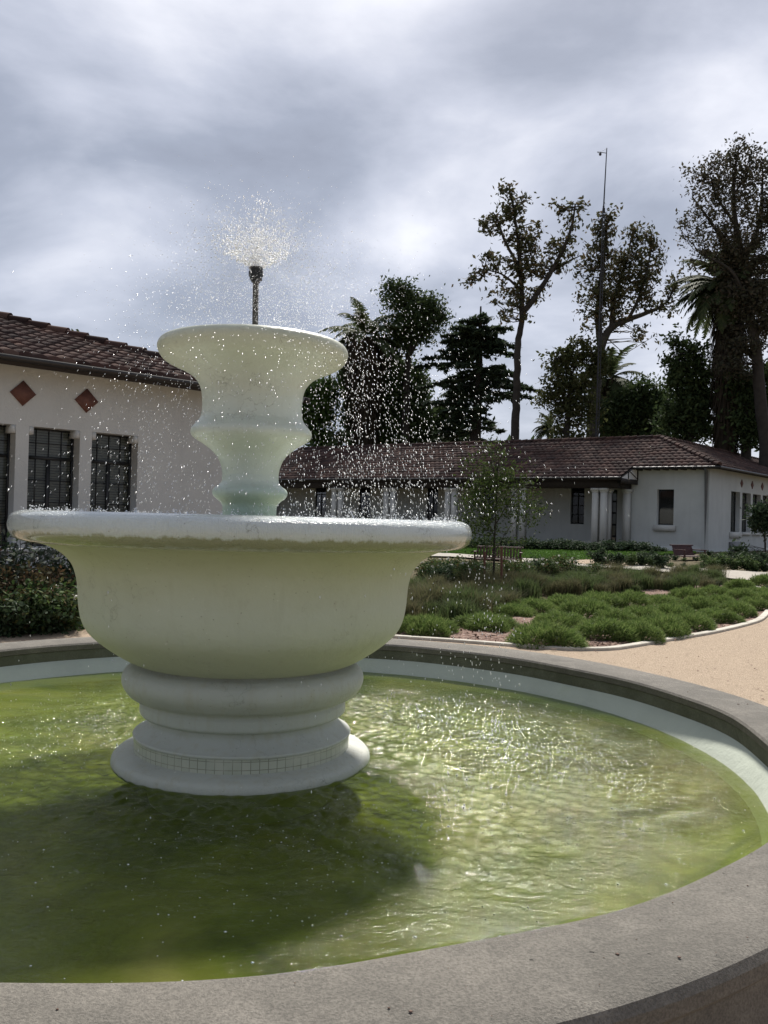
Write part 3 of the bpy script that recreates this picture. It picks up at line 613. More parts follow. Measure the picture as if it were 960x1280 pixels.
def ridge_caps(b, A, B, r_=.13, L=.38):
    A, B = np.array(A, float), np.array(B, float); n = int(np.linalg.norm(B-A)/L); d = (B-A)/n; side = np.cross(d, [0, 0, 1]); side /= np.linalg.norm(side); up = np.cross(side, d); up /= np.linalg.norm(up)
    if up[2] < 0: up = -up
    th = np.linspace(-.3, math.pi+.3, 9)
    for k in range(n):
        p0 = A+d*k-d*.08; p1 = A+d*(k+1); c0 = np.array([p0+side*math.cos(t)*r_*1.05+up*(math.sin(t)*r_*.9+.03) for t in th]); c1 = np.array([p1+side*math.cos(t)*r_*.9+up*(math.sin(t)*r_*.75) for t in th])
        V = np.vstack([c0, c1]); j = np.arange(8); F = np.stack([j, j+1, 9+j+1, 9+j], -1); F2 = np.array([[0, 1, 2, 3], [0, 3, 4, 5], [0, 5, 6, 7]])
        U = np.full((len(F), 4, 2), .5); U[:, :, 0] = k+.5+1000; U[:, :, 1] = 77.5
        b.add(V, F, 0, U); b.add(V, F2, 0, np.full((3, 4, 2), k+.5))
class Frame:
    def __init__(s, O, t, q): s.O = np.array([*O[:2], 0.]); s.t = np.array([*t, 0.]); s.q = np.array([*q, 0.])
    def __call__(s, a, b_, z=0): return s.O+s.t*a+s.q*b_+np.array([0, 0, z])
    def arr(s, a, b_, z): return s.O[None]+s.t[None]*np.asarray(a)[:, None]+s.q[None]*np.asarray(b_)[:, None]+np.c_[np.zeros((len(a), 2)), z]
    def box(s, mb, a0, a1, b0, b1, z0, z1, m=0): mb.box(s(a0, b0, z0), s.t*(a1-a0), s.q*(b1-b0), [0, 0, z1-z0], m)
def wall_holes(mb, fr, a0, a1, z0, z1, holes, depth):
    """wall face at q=0 with rectangular openings and real reveals going to q=-depth"""
    xs = sorted({a0, a1, *[h[0] for h in holes], *[h[1] for h in holes]}); zs = sorted({z0, z1, *[h[2] for h in holes], *[h[3] for h in holes]})
    for i in range(len(xs)-1):
        for j in range(len(zs)-1):
            xm, zm = (xs[i]+xs[i+1])/2, (zs[j]+zs[j+1])/2
            if any(h[0] < xm < h[1] and h[2] < zm < h[3] for h in holes): continue
            mb.add([fr(xs[i], 0, zs[j]), fr(xs[i+1], 0, zs[j]), fr(xs[i+1], 0, zs[j+1]), fr(xs[i], 0, zs[j+1])], [[0, 1, 2, 3]])
    for h in holes:
        A = [fr(h[0], 0, h[2]), fr(h[1], 0, h[2]), fr(h[1], 0, h[3]), fr(h[0], 0, h[3])]; B = [fr(h[0], -depth, h[2]), fr(h[1], -depth, h[2]), fr(h[1], -depth, h[3]), fr(h[0], -depth, h[3])]
        mb.add(A+B, [[0, 4, 5, 1], [1, 5, 6, 2], [2, 6, 7, 3], [3, 7, 4, 0]])
def window(fr, a0, a1, z0, z1, depth, parent, cols=4, rows=(.25, 1), midbar=True, blind=True, fw=.035, rowsub=4, bar=.014):
    """steel casement: frame, muntins, pane and a blind behind"""
    f = MB(); q = -depth+.05
    for (x0, x1, y0, y1) in ((a0, a0+fw, z0, z1), (a1-fw, a1, z0, z1), (a0+fw, a1-fw, z0, z0+fw), (a0+fw, a1-fw, z1-fw, z1)): fr.box(f, x0, x1, q, q+.04, y0, y1)
    W = a1-a0; H = z1-z0; zt = z1-H*rows[0]
    if rows[0]: fr.box(f, a0+fw, a1-fw, q, q+.045, zt-.028, zt+.028)
    if midbar: fr.box(f, (a0+a1)/2-.03, (a0+a1)/2+.03, q+.003, q+.042, z0+fw, zt-.028)
    for c_ in range(1, cols):
        x = a0+W*c_/cols; fr.box(f, x-bar/2, x+bar/2, q+.01, q+.03, z0+fw, z1-fw)
    if rows[0]: fr.box(f, a0+fw, a1-fw, q+.012, q+.032, (zt+z1)/2-bar/2, (zt+z1)/2+bar/2)
    for r_ in range(1, rowsub):
        z = z0+(zt-z0)*r_/rowsub; fr.box(f, a0+fw, a1-fw, q+.012, q+.032, z-bar/2, z+bar/2)
    w = f.build('window', M['steel'], parent)
    p = MB(); p.add([fr(a0+.01, q+.018, z0), fr(a1-.01, q+.018, z0), fr(a1-.01, q+.018, z1), fr(a0+.01, q+.018, z1)], [[0, 1, 2, 3]]); p.build('pane', M['pane'], w, loc=tuple(parent_world(w))).location = (0, 0, 0)
    if blind:
        bl = MB(); z = z0+.02
        while z < z1-.02:
            bl.add([fr(a0+.02, q-.06, z), fr(a1-.02, q-.06, z), fr(a1-.02, q-.035, z+.038), fr(a0+.02, q-.035, z+.038)], [[0, 1, 2, 3]]); z += .045
        o_ = bl.build('blind', M['blind'], w, loc=tuple(parent_world(w))); o_.location = (0, 0, 0)
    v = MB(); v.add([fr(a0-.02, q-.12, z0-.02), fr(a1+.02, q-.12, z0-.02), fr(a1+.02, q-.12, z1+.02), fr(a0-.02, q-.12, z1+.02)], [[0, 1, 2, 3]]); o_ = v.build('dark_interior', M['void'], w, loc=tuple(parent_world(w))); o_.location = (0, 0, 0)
    return w
def diamond(fr, a, z, r_, parent):
    d = MB(); V = [fr(a+dx*r_, q, z+dz*r_) for q in (.0, .03) for dx, dz in ((1, 0), (0, 1), (-1, 0), (0, -1))]
    d.add(V, [[4, 5, 6, 7], [0, 4, 7, 3], [3, 7, 6, 2], [2, 6, 5, 1], [1, 5, 4, 0]]); return d.build('diamond_tile', M['diamond'], parent)
# ------------------------------------------------------------ near building on the left
th = R(47.6); d1 = np.array([math.sin(th), math.cos(th)]); nq = np.array([d1[1], -d1[0]])
NB = Frame((-5.77, 14.0), d1, nq)
nb = empty('near_building', NB(0, 0), label='near white stucco building at left with tiled hip roof, red diamond tiles and steel windows', cat='building')
wl = MB(); LEN = 4.42
holes = [(-.26+1.05*(k-4), .58+1.05*(k-4), 1.02, 2.97) for k in (0, 1, 2, 3)]+[(-.07+1.05*k-.0, .77+1.05*k, 1.02, 2.97) for k in (-1, 0, 1)]
holes = [(-.07+1.06*k, .78+1.06*k, 1.02, 2.99) for k in range(-7, 2)]
wall_holes(wl, NB, -12, LEN, -.1, 4.2, holes, .34)
wl.box(NB(LEN, 0, -.1), NB.q*-9, NB.t*.01, [0, 0, 4.3]); wl.box(NB(-12, 0, -.1), NB.q*-9, NB.t*-.01, [0, 0, 4.3]); wl.box(NB(-12, -9, -.1), NB.t*(12+LEN), NB.q*-.01, [0, 0, 4.3])
for h in holes:
    for x0, x1 in ((h[0], h[0]+.075), (h[1]-.075, h[1])): NB.box(wl, x0, x1, -.335, -.004, 2.86, 2.988)
wl.build('wall', M['stucco'], nb)
led = MB(); NB.box(led, -11.9, LEN+.03, .002, .05, .93, 1.0); NB.box(led, -11.9, LEN+.03, .003, .03, -.1, .12); led.build('sill_ledge', M['trim'], nb)
for h in holes: window(NB, h[0], h[1], h[2], h[3], .34, nb, fw=.03)
for k in (-6, -5, -4, -3, 0, 1): diamond(NB, -.19+1.06*k, 3.51, .205, nb)
OV = .55; ZE = 4.02; SL = .335; WD = 9.0; EV = LEN+OV; HW = (WD+2*OV)/2
def nfn(a, s, h): return NB.arr(a, OV-s, ZE+SL*s+h)
rf = MB(); roof_patch(rf, nfn, 0, HW, lambda s: -13., lambda s: EV-s, pa=.23, ps=.34, hb=.04, step=.03)
def nfn2(a, s, h): return NB.arr(EV-s, OV-a, ZE+SL*s+h)
roof_patch(rf, nfn2, 0, HW, lambda s: s, lambda s: 2*HW-s, pa=.23, ps=.34, hb=.04, step=.03)
def nfn3(a, s, h): return NB.arr(a, OV-2*HW+s, ZE+SL*s+h)
roof_patch(rf, nfn3, 0, HW, lambda s: -13., lambda s: EV-s, pa=.54, ps=.8)
AP = NB(EV-HW, OV-HW, ZE+SL*HW)
ridge_caps(rf, NB(EV, OV, ZE+.03), AP+[0, 0, .03], .12, .40); ridge_caps(rf, AP+[0, 0, .03], NB(-13, OV-HW, ZE+SL*HW+.03), .12, .40); ridge_caps(rf, NB(EV, OV-2*HW, ZE+.03), AP+[0, 0, .03], .12, .4)
rf.build('roof', M['roof'], nb)
ev = MB(); NB.box(ev, -13, EV-.02, OV-.06, OV-.02, ZE-.16, ZE-.012); NB.box(ev, EV-.06, EV-.021, OV-2*HW, OV-.061, ZE-.16, ZE-.012)
# sloping boarded soffit and rafter tails
ev.add([NB(-13, OV-.06, ZE-.03), NB(EV, OV-.06, ZE-.03), NB(EV, -.02, ZE+.12), NB(-13, -.02, ZE+.12)], [[0, 1, 2, 3]])
for k in range(46):
    a = -12.8+k*.4; ev.box(NB(a, .001, ZE-.02), NB.t*.08, NB.q*(OV-.065)+np.array([0, 0, -.10]), [0, 0, .12])
ev.build('eave', M['darkwood'], nb)
gt = MB(); prof = [(OV-.02, ZE-.015), (OV-.02, ZE-.075), (OV+.02, ZE-.095), (OV+.06, ZE-.08), (OV+.075, ZE-.02), (OV+.085, ZE-.02), (OV+.075, ZE-.09), (OV+.02, ZE-.11)]
V = [NB(a, q, z) for a in (-13, EV+.05) for q, z in prof]; m_ = len(prof)
gt.add(V, [[j, m_+j, m_+j+1, j+1] for j in range(m_-1)]); gt.build('gutter', M['gutter'], nb)
# ------------------------------------------------------------ far building
e2 = np.array([-math.sin(R(56)), math.cos(R(56))]); e1 = np.array([math.sin(R(40)), math.cos(R(40))])
Kc = at(887, 600, 40.)
FB = Frame(Kc, e2, -e1)          # a: left along the front, b: towards the viewer
fb = empty('far_building', FB(0, 0, .5), label='long white far building with brown tiled roof and paired porch columns beyond the lawn', cat='building')
def solve_a(px, b_):
    u = ray(px, 640); A = np.array([[u[0], -e2[0]], [u[1], -e2[1]]]); P_ = FB.O[:2]+FB.q[:2]*b_; return float(np.linalg.solve(A, P_)[1])
LA = solve_a(789, 0); LEFT = solve_a(371, -3.8)-.6
G0 = .35; ZF = 4.52; SF = .41; OF = .6; WF = 4.42
fw_ = MB()
wz0, wz1 = at(826, 656, Kc[1]+1.5)[2], at(826, 612, Kc[1]+1.5)[2]
wa1, wa0 = solve_a(821, 0), solve_a(842, 0)
wall_holes(fw_, FB, 0, LA, G0, ZF+.1, [(wa0, wa1, wz0, wz1)], .3)
FS = Frame(Kc, e1, -e2)          # side wall: a runs away, b towards the right
def solve_s(px):
    u = ray(px, 640); A = np.array([[u[0], -e1[0]], [u[1], -e1[1]]]); return float(np.linalg.solve(A, FS.O[:2])[1])
s_edges = [(914, 921.5), (928.5, 935.5), (942, 949), (955, 961)]
# openings seen on the side wall; the visible dark width includes the reveal
sh = []
for k in range(6):
    a_ = 2.05+k*1.12; sh.append((a_, a_+.80))
a_first = solve_s(913.5); a_sec = solve_s(927.5); pitch = a_sec-a_first
sh = [(a_first+pitch*k, a_first+pitch*k+pitch*.80) for k in range(5)]
sz1 = at(918, 614, FS(a_first, 0)[1])[2]; sz0 = at(918, 665, FS(a_first, 0)[1])[2]
wall_holes(fw_, FS, 0, 26, G0, ZF+.1, [(x0, x1, sz0, sz1) for x0, x1 in sh], .3)
# recessed wall behind the porch, with a window and a glazed door
RB = -1.6; PB_ = 1.5
FR = Frame(FB(0, RB), e2, -e1)
def solve_r(px):
    u = ray(px, 640); A = np.array([[u[0], -e2[0]], [u[1], -e2[1]]]); return float(np.linalg.solve(A, FR.O[:2])[1])
rw = (solve_r(730), solve_r(713)); dr = (solve_r(771), solve_r(762)); yz = FR(rw[0], 0)[1]
rz0, rz1 = at(720, 655, yz)[2], at(720, 608, yz)[2]
more = [(solve_r(px+7), solve_r(px-7)) for px in (610, 540, 455, 400)]
rh = [(rw[0], rw[1], rz0, rz1), (dr[0], dr[1], G0+.15, at(766, 612, FR(dr[0], 0)[1])[2])]+[(x0, x1, rz0, rz1) for x0, x1 in more]
wall_holes(fw_, FR, LA, LEFT, G0, ZF+.6, rh, .2)
fw_.add([FB(LA, 0, G0), FR(LA, 0, G0), FR(LA, 0, ZF+.5), FB(LA, 0, ZF+.1)], [[0, 1, 2, 3]])
fw_.add([FB(LEFT, PB_, G0), FB(LEFT, OF-2*WF, G0), FB(LEFT, OF-2*WF, ZF-.05), FB(LEFT, OF-WF, ZF+SF*WF-.08), FB(LEFT, PB_, ZF-SF*(PB_-OF)-.08)], [[0, 1, 2, 3, 4]])
fw_.add([FB(LEFT, OF-2*WF+.4, G0), FB(2*WF-1.2, OF-2*WF+.4, G0), FB(2*WF-1.2, OF-2*WF+.4, ZF+.1), FB(LEFT, OF-2*WF+.4, ZF+.1)], [[0, 1, 2, 3]])
fw_.add([FB(2*WF-1.2, OF-2*WF+.4, G0), FB(2*WF-1.2, -26, G0), FB(2*WF-1.2, -26, ZF+.1), FB(2*WF-1.2, OF-2*WF+.4, ZF+.1)], [[0, 1, 2, 3]])
fw_.add([FB(0, -26, G0), FB(2*WF-1.2, -26, G0), FB(2*WF-1.2, -26, ZF+.1), FB(WF-.6, -26, ZF+SF*WF-.1), FB(0, -26, ZF+.1)], [[0, 1, 2, 3, 4]])
fw_.build('wall', M['stucco_far'], fb)
PB = 1.6                                   # porch front line
PE = PB+.35; zP = ZF-SF*(PE-OF)
for a0_, a1_ in [(wa0, wa1)]: window(FB, a0_, a1_, wz0, wz1, .3, fb, cols=1, rows=(0, 1), midbar=False, blind=False, rowsub=1, fw=.05)
for x0, x1 in sh: window(FS, x0, x1, sz0, sz1, .3, fb, cols=3, rows=(.25, 1), midbar=True, blind=True, rowsub=3, fw=.05, bar=.03)
window(FR, rw[0], rw[1], rz0, rz1, .2, fb, cols=2, rows=(.25, 1), midbar=True, blind=False, rowsub=3, fw=.06, bar=.04)
for x0, x1 in more: window(FR, x0, x1, rz0, rz1, .2, fb, cols=2, rows=(.25, 1), midbar=True, blind=False, rowsub=3, fw=.06, bar=.04)
d_ = window(FR, dr[0], dr[1], G0+.15, rh[1][3], .2, fb, cols=1, rows=(0, 1), midbar=False, blind=True, rowsub=5, fw=.09, bar=.09); d_.name = 'door'
sl = MB()
FB.box(sl, wa0-.12, wa1+.12, .001, .12, wz0-.30, wz0-.02); sl.build('sill', M['trim'], fb)
sl = MB(); FS.box(sl, sh[0][0]-.15, sh[0][1]+.1, .001, .10, sz0-.30, sz0-.02); 
for x0, x1 in sh[1:]: FS.box(sl, x0-.05, x1+.05, .001, .10, sz0-.16, sz0-.02)
sl.build('sill', M['trim'], fb)
for k in range(4): diamond(FS, sh[k][1]+pitch*.10, at(905, 602, FS(a_first, 0)[1])[2], .21, fb)
ub = MB(); FS.box(ub, sh[0][0]-.2, sh[0][0]+1.6, .003, .10, G0, sz0-.5); ub.build('utility_box', M['spout'], fb)
# columns: pairs with caps and bases
def column(a, b_, parent, w=.26, half=False):
    c = MB(); z0 = .5; z1 = zP-.52
    FB.box(c, a-w*.62, a+w*.62, b_-w*.62, b_+w*.62, z0-.2, z0+.14); FB.box(c, a-w/2, a+w/2, b_-w/2, b_+w/2, z0+.14, z1-.20)
    FB.box(c, a-w*.58, a+w*.58, b_-w*.58, b_+w*.58, z1-.20, z1-.12); FB.box(c, a-w*.72, a+w*.72, b_-w*.72, b_+w*.72, z1-.12, z1)
    return c.build('column', M['trim'], parent)
for pa_ in ((418, 426), (483, 491.5), (560, 568), (643, 654)):
    for px in pa_: column(solve_a(px, PB-.2), PB-.2, fb)
for px, b_ in ((744.5, PB-.2), (755, PB-.2), (750, PB-.75), (760, PB-.75)): column(solve_a(px, b_), b_, fb, .27)
column(solve_a(783.5, .22), .22, fb, .3)
bmn = MB(); FB.box(bmn, LA+.05, LEFT+.3, PB-.42, PB-.05, zP-.52, zP-.06); FB.box(bmn, LA+.03, LA+.28, .02, PB-.43, zP-.52, zP-.10)
FB.box(bmn, LA-.28, LEFT+OF, PE-.03, PE, zP-.16, zP-.01)
bmn.add([FB(LA-.25, PE-.03, zP-.03), FB(LEFT+OF, PE-.03, zP-.03), FB(LEFT+OF, RB+.01, zP-.03+SF*(PE-RB)), FB(LA-.25, RB+.01, zP-.03+SF*(PE-RB))], [[0, 1, 2, 3]])
FB.box(bmn, -OF, LA-.3, OF-.03, OF, ZF-.14, ZF-.01); FB.box(bmn, -OF-.0, -OF+.03, -26, OF-.031, ZF-.14, ZF-.01)
bmn.add([FB(-OF, OF-.03, ZF-.04), FB(LA, OF-.03, ZF-.04), FB(LA, .01, ZF-.04), FB(-OF, .01, ZF-.04)], [[0, 1, 2, 3]])
bmn.add([FB(-OF, OF-.03, ZF-.045), FB(-.01, OF-.03, ZF-.045), FB(-.01, -26, ZF-.045), FB(-OF, -26, ZF-.045)], [[0, 1, 2, 3]])
for k in range(9): FB.box(bmn, .2+k*.42, .30+k*.42, .002, OF-.04, ZF-.16, ZF-.05)
for k in range(60): FB.box(bmn, LA+.5+k*.6, LA+.6+k*.6, PB-.03, PE-.04, zP-.14, zP-.035)
bmn.build('eave', M['darkwood'], fb)
# half gable closing the porch end
gb = MB(); gx = LA-.27
tri = [(.05, zP-.06), (PE-.12, zP-.06), (.05, ZF-SF*(.05-OF)-.10)]
V = [FB(gx+dx, q, z) for dx in (0, .06) for q, z in tri]
gb.add(V, [[0, 1, 2], [5, 4, 3]]); gb.build('gable_panel', M['gable'], fb)
tm = MB()
FB.box(tm, gx-.05, gx-.003, .06, PE-.05, zP-.30, zP-.06)
tm.tube([FB(gx-.03, .05, zP-.1), FB(gx-.03, .05, ZF)], .03, 4); tm.tube([FB(gx-.03, PE*.56, zP-.06), FB(gx-.03, PE*.56, zP+.36)], .022, 4); tm.tube([FB(gx-.03, .12, zP), FB(gx-.03, PE*.56, zP+.36)], .022, 4)
tm.tube([FB(gx-.03, PE, zP-.05), FB(gx-.03, .05, ZF+.12)], .03, 4); tm.build('timber_strut', M['darkwood'], fb)
# roofs
rf = MB(); HF = WF
def ffront(a, s, h): return FB.arr(a, OF-s, ZF+SF*s+h)      # s = OF-b
roof_patch(rf, ffront, 0, HF, lambda s: -OF+s, lambda s: LA-.3, pa=.30, ps=.42)
roof_patch(rf, ffront, OF-PE, HF, lambda s: LA-.3, lambda s: LEFT+OF, pa=.30, ps=.42)
def fside(a, s, h): return FB.arr(-OF+s, OF-a, ZF+SF*s+h)
roof_patch(rf, fside, 0, HF, lambda s: s, lambda s: 27., pa=.30, ps=.42)
def fback(a, s, h): return FB.arr(a, OF-2*HF+s, ZF+SF*s+h)
roof_patch(rf, fback, 0, HF, lambda s: 2*HF-OF-s, lambda s: LEFT+OF, pa=.6, ps=.84)
def fin(a, s, h): return FB.arr(-OF+2*HF-s, OF-a, ZF+SF*s+h)
roof_patch(rf, fin, 0, HF, lambda s: 2*HF-s, lambda s: 27., pa=.6, ps=.84)
zr = ZF+SF*HF+.04; ap = FB(-OF+HF, OF-HF, zr)
ridge_caps(rf, FB(-OF, OF, ZF+.04), ap, .13, .42); ridge_caps(rf, ap, FB(LEFT+OF, OF-HF, zr), .13, .42); ridge_caps(rf, ap, FB(-OF+HF, -26, zr), .13, .42)
rf.build('roof', M['roof'], fb)
g2 = MB(); g2.tube([FB(-OF-.05, OF+.05, ZF-.06), FB(LA-.3, OF+.05, ZF-.06)], .06, 8); g2.tube([FB(-OF-.05, OF+.05, ZF-.06), FB(-OF-.05, -26, ZF-.06)], .06, 8); g2.tube([FB(LA-.3, PE+.05, zP-.05), FB(LEFT+OF, PE+.05, zP-.05)], .055, 8)
g2.build('gutter', M['gutter'], fb)
ds = MB(); ds.tube([FB(-.0, OF+.02, ZF-.08), FB(.05, .30, ZF-.22), FB(.12, .09, ZF-.45), FB(.12, .09, .5)], .085, 8); ds.build('downspout', M['spout'], fb)
bs = MB(); FB.box(bs, .3, LA+.1, .001, .04, G0, .72); FS.box(bs, .02, 26, .001, .04, G0, .62); bs.build('plinth', M['stucco_far'], fb)
# ------------------------------------------------------------ vegetation
def dia(P, size, elong=1.7, flat=0.):
    n = len(P); u = rng.normal(size=(n, 3)); u[:, 2] *= (1-flat*.6); u /= np.linalg.norm(u, axis=1, keepdims=True)
    w = rng.normal(size=(n, 3)); w[:, 2] += flat*3; v = np.cross(u, w); v /= np.linalg.norm(v, axis=1, keepdims=True)+1e-9
    s = (np.broadcast_to(np.asarray(size, float), (n,))*rng.uniform(.6, 1.25, n))[:, None]/2
    V = np.stack([P-u*s*elong, P+v*s*.8-u*s*.2, P+u*s*elong, P-v*s*.8-u*s*.2], 1).reshape(-1, 3)
    return V, np.arange(4*n).reshape(-1, 4)
def tree(name, label, base, limbs, blobs, leaf, mat, bark, Y, dens=1., twig=.05, csig=.45, per=26, depthk=.8, group=None, elong=1.7, flat=0, hollow=0.):
    """limbs: list of (pixel polyline, r0, r1); blobs: (px, py, rx, ry, clusters) measured at distance Y"""
    s = 1/ppm(Y); bz = at(*base, Y); g = float(terrain(bz[0], bz[1])); root = empty(name, (bz[0], bz[1], g), label=label, cat='tree', group=group)
    tb = MB(); pts = []
    for li, (pl_, r0, r1) in enumerate(limbs):
        P = np.array([at(*p, Y) for p in pl_])
        if li == 0: P = np.vstack([[P[0][0], P[0][1], g-.3], P])
        y_ = rng.normal(0, .4) if li else 0
        yy = np.cumsum(rng.normal(0, .35, len(P)))*(li > 0); P[:, 1] += yy-yy[0]
        C = catmull(P, 6); C[1:-1] += rng.normal(0, r1*.25, (len(C)-2, 3)); tb.tube(C, np.linspace(r0, r1, len(C)), 7); pts.append(C)
    pts = np.vstack(pts); CC = []
    for px, py, rx, ry, nc in blobs:
        nc = max(2, int(nc*dens))
        c = at(px, py, Y); q = rng.normal(size=(nc, 3)); q /= np.linalg.norm(q, axis=1, keepdims=True); q *= (hollow+(1-hollow)*rng.random((nc, 1)))**.45
        CC.append(c+q*np.array([rx*s, (rx+ry)/2*s*depthk, ry*s]))
    CC = np.vstack(CC)
    cost = np.linalg.norm(CC[:, None]-pts[None], axis=2)+np.maximum(0, pts[None, :, 2]-CC[:, None, 2])*1.2
    for c, p in zip(CC, pts[np.argmin(cost, 1)]):
        if np.linalg.norm(c-p) < .2: continue
        mid = (c+p)/2+rng.normal(0, .12, 3)*np.linalg.norm(c-p); tb.tube([p, mid, c], [twig, twig*.7, twig*.3], 3, cap=False)
    tb.build('trunk', bark, root, smooth=True)
    cs = csig*rng.uniform(.6, 1.4, (len(CC), 1, 1)); cnt = per
    L = (CC[:, None]+rng.normal(size=(len(CC), cnt, 3))*cs*np.array([1, 1, .8])).reshape(-1, 3)
    keep = rng.random(len(L)) < np.repeat(rng.uniform(.45, 1, len(CC)), cnt)
    V, F = dia(L[keep], leaf, elong, flat); b = MB(); b.add(V, F); b.build('crown', mat, root); return root
def Z3(L): return [(560+x/2.4, 160+y/2.4) for x, y in L]
def B3(L): return [(560+x/2.4, 160+y/2.4, rx/2.4, ry/2.4, n) for x, y, rx, ry, n in L]
def B4(L): return [(350+x/2.743, 340+y/2.743, rx/2.743, ry/2.743, n) for x, y, rx, ry, n in L]
def Z4(L): return [(350+x/2.743, 340+y/2.743) for x, y in L]
GT = None
tree('sycamore_tree', 'tall thin sycamore with sparse clumped leaves and one long limb, left of the mast', (643, 600), [
    (Z3([(200, 940), (205, 800), (210, 650), (222, 560), (215, 400), (205, 300), (188, 200)]), .34, .07),
    (Z3([(222, 560), (265, 500), (310, 430), (350, 350), (370, 290), (378, 235)]), .22, .05), (Z3([(215, 420), (170, 340), (150, 280), (135, 250)]), .12, .03), (Z3([(213, 480), (160, 440), (110, 420)]), .10, .03), (Z3([(310, 430), (360, 400), (400, 380)]), .10, .03)],
    B3([(178, 185, 26, 14, 7), (205, 215, 48, 26, 14), (190, 262, 62, 36, 26), (125, 290, 34, 44, 12), (205, 345, 72, 44, 32), (130, 400, 44, 42, 14), (90, 440, 34, 26, 8), (215, 420, 70, 42, 30), (170, 490, 62, 46, 22), (235, 500, 46, 40, 14), (275, 400, 52, 46, 20), (330, 390, 46, 36, 14), (300, 345, 20, 20, 4), (270, 300, 12, 26, 4), (345, 235, 34, 16, 8), (395, 235, 22, 16, 6), (370, 290, 22, 26, 6), (355, 340, 26, 26, 8), (345, 425, 36, 30, 8), (180, 560, 60, 40, 10), (285, 480, 26, 40, 5), (70, 470, 20, 20, 3)]),
    .20, M['leaf_brown'], M['bark'], 58, csig=.25, per=28, hollow=.1, dens=.85)
tree('sycamore_tree', 'tall branching sycamore with brownish leaves directly behind the mast', (739, 600), [
    (Z3([(430, 940), (445, 760), (458, 660), (490, 600), (540, 575), (620, 545), (660, 520)]), .50, .07),
    (Z3([(458, 660), (455, 560), (460, 450), (470, 350), (480, 265)]), .28, .05), (Z3([(490, 600), (505, 500), (540, 400), (565, 300)]), .22, .04), (Z3([(540, 575), (575, 500), (600, 400), (612, 330)]), .14, .03)],
    B3([(478, 268, 24, 24, 9), (445, 305, 20, 26, 6), (465, 335, 40, 38, 20), (440, 380, 36, 40, 14), (495, 400, 56, 52, 32), (500, 470, 70, 60, 42), (440, 500, 50, 50, 18), (562, 315, 30, 36, 14), (600, 340, 32, 42, 14), (560, 400, 46, 50, 22), (600, 440, 42, 46, 16), (550, 480, 60, 50, 24), (480, 550, 70, 44, 26), (600, 510, 48, 40, 14), (655, 540, 36, 24, 8), (675, 465, 16, 46, 9), (430, 570, 50, 36, 12), (560, 620, 60, 50, 10), (400, 430, 36, 36, 10), (625, 400, 18, 40, 5)]),
    .20, M['leaf_brown'], M['bark_pale'], 60, csig=.28, per=30, hollow=.1, dens=.9)
tree('olive_green_tree', 'lower olive green bushy tree behind the roof, left of the mast', (705, 600), [(Z3([(355, 940), (362, 840), (370, 740)]), .3, .12), (Z3([(362, 840), (330, 760), (320, 700)]), .14, .05), (Z3([(362, 800), (420, 740), (440, 690)]), .14, .05)],
    B3([(345, 700, 50, 46, 42), (395, 670, 46, 44, 36), (330, 760, 46, 44, 34), (400, 760, 66, 60, 60), (350, 830, 56, 56, 50), (440, 700, 44, 50, 30), (300, 820, 26, 44, 14), (420, 850, 50, 60, 40), (370, 900, 60, 40, 34)]),
    .19, M['leaf_olive'], M['bark'], 57, csig=.32, per=36, dens=.7)
tree('broadleaf_tree', 'dark dense low tree filling the gap right of the mast above the roof', (800, 600), [(Z3([(560, 940), (565, 850), (580, 780)]), .3, .1), (Z3([(565, 850), (520, 800)]), .15, .06), (Z3([(570, 840), (630, 800)]), .15, .06)],
    B3([(545, 840, 60, 44, 80), (610, 850, 60, 44, 80), (500, 870, 50, 50, 60), (575, 790, 40, 34, 36), (640, 810, 30, 30, 22), (560, 910, 90, 36, 70), (640, 900, 40, 36, 36)]),
    .21, M['leaf_dark'], M['bark'], 62, csig=.4, per=60, dens=.7)
tree('oak_tree', 'dark oak with lacy edges between the mast sycamore and the large palm', (865, 600), [(Z3([(725, 940), (728, 850), (725, 760)]), .4, .14), (Z3([(728, 850), (690, 780), (680, 720)]), .2, .06), (Z3([(728, 820), (770, 740)]), .2, .06)],
    B3([(728, 680, 50, 44, 40), (695, 745, 46, 56, 48), (750, 740, 50, 60, 60), (765, 820, 60, 60, 74), (700, 840, 56, 60, 56), (740, 900, 80, 40, 60), (680, 640, 24, 30, 8), (660, 700, 24, 30, 8), (670, 880, 40, 50, 26)]),
    .20, M['leaf_dark'], M['bark'], 56, csig=.34, per=46, dens=.75)
tree('oak_tree', 'dark leafy oak at the right edge of the photo behind the side wing roof', (936, 600), [(Z3([(895, 960), (892, 880), (900, 780)]), .4, .14), (Z3([(892, 880), (930, 800)]), .2, .06), (Z3([(892, 880), (860, 820)]), .2, .06)],
    B3([(905, 770, 60, 60, 60), (930, 850, 50, 60, 50), (870, 860, 44, 60, 44), (900, 930, 70, 34, 34), (955, 760, 30, 70, 26), (855, 780, 40, 50, 30), (950, 900, 40, 40, 20)]),
    .20, M['leaf_dark'], M['bark'], 54, csig=.34, per=46, dens=.75)
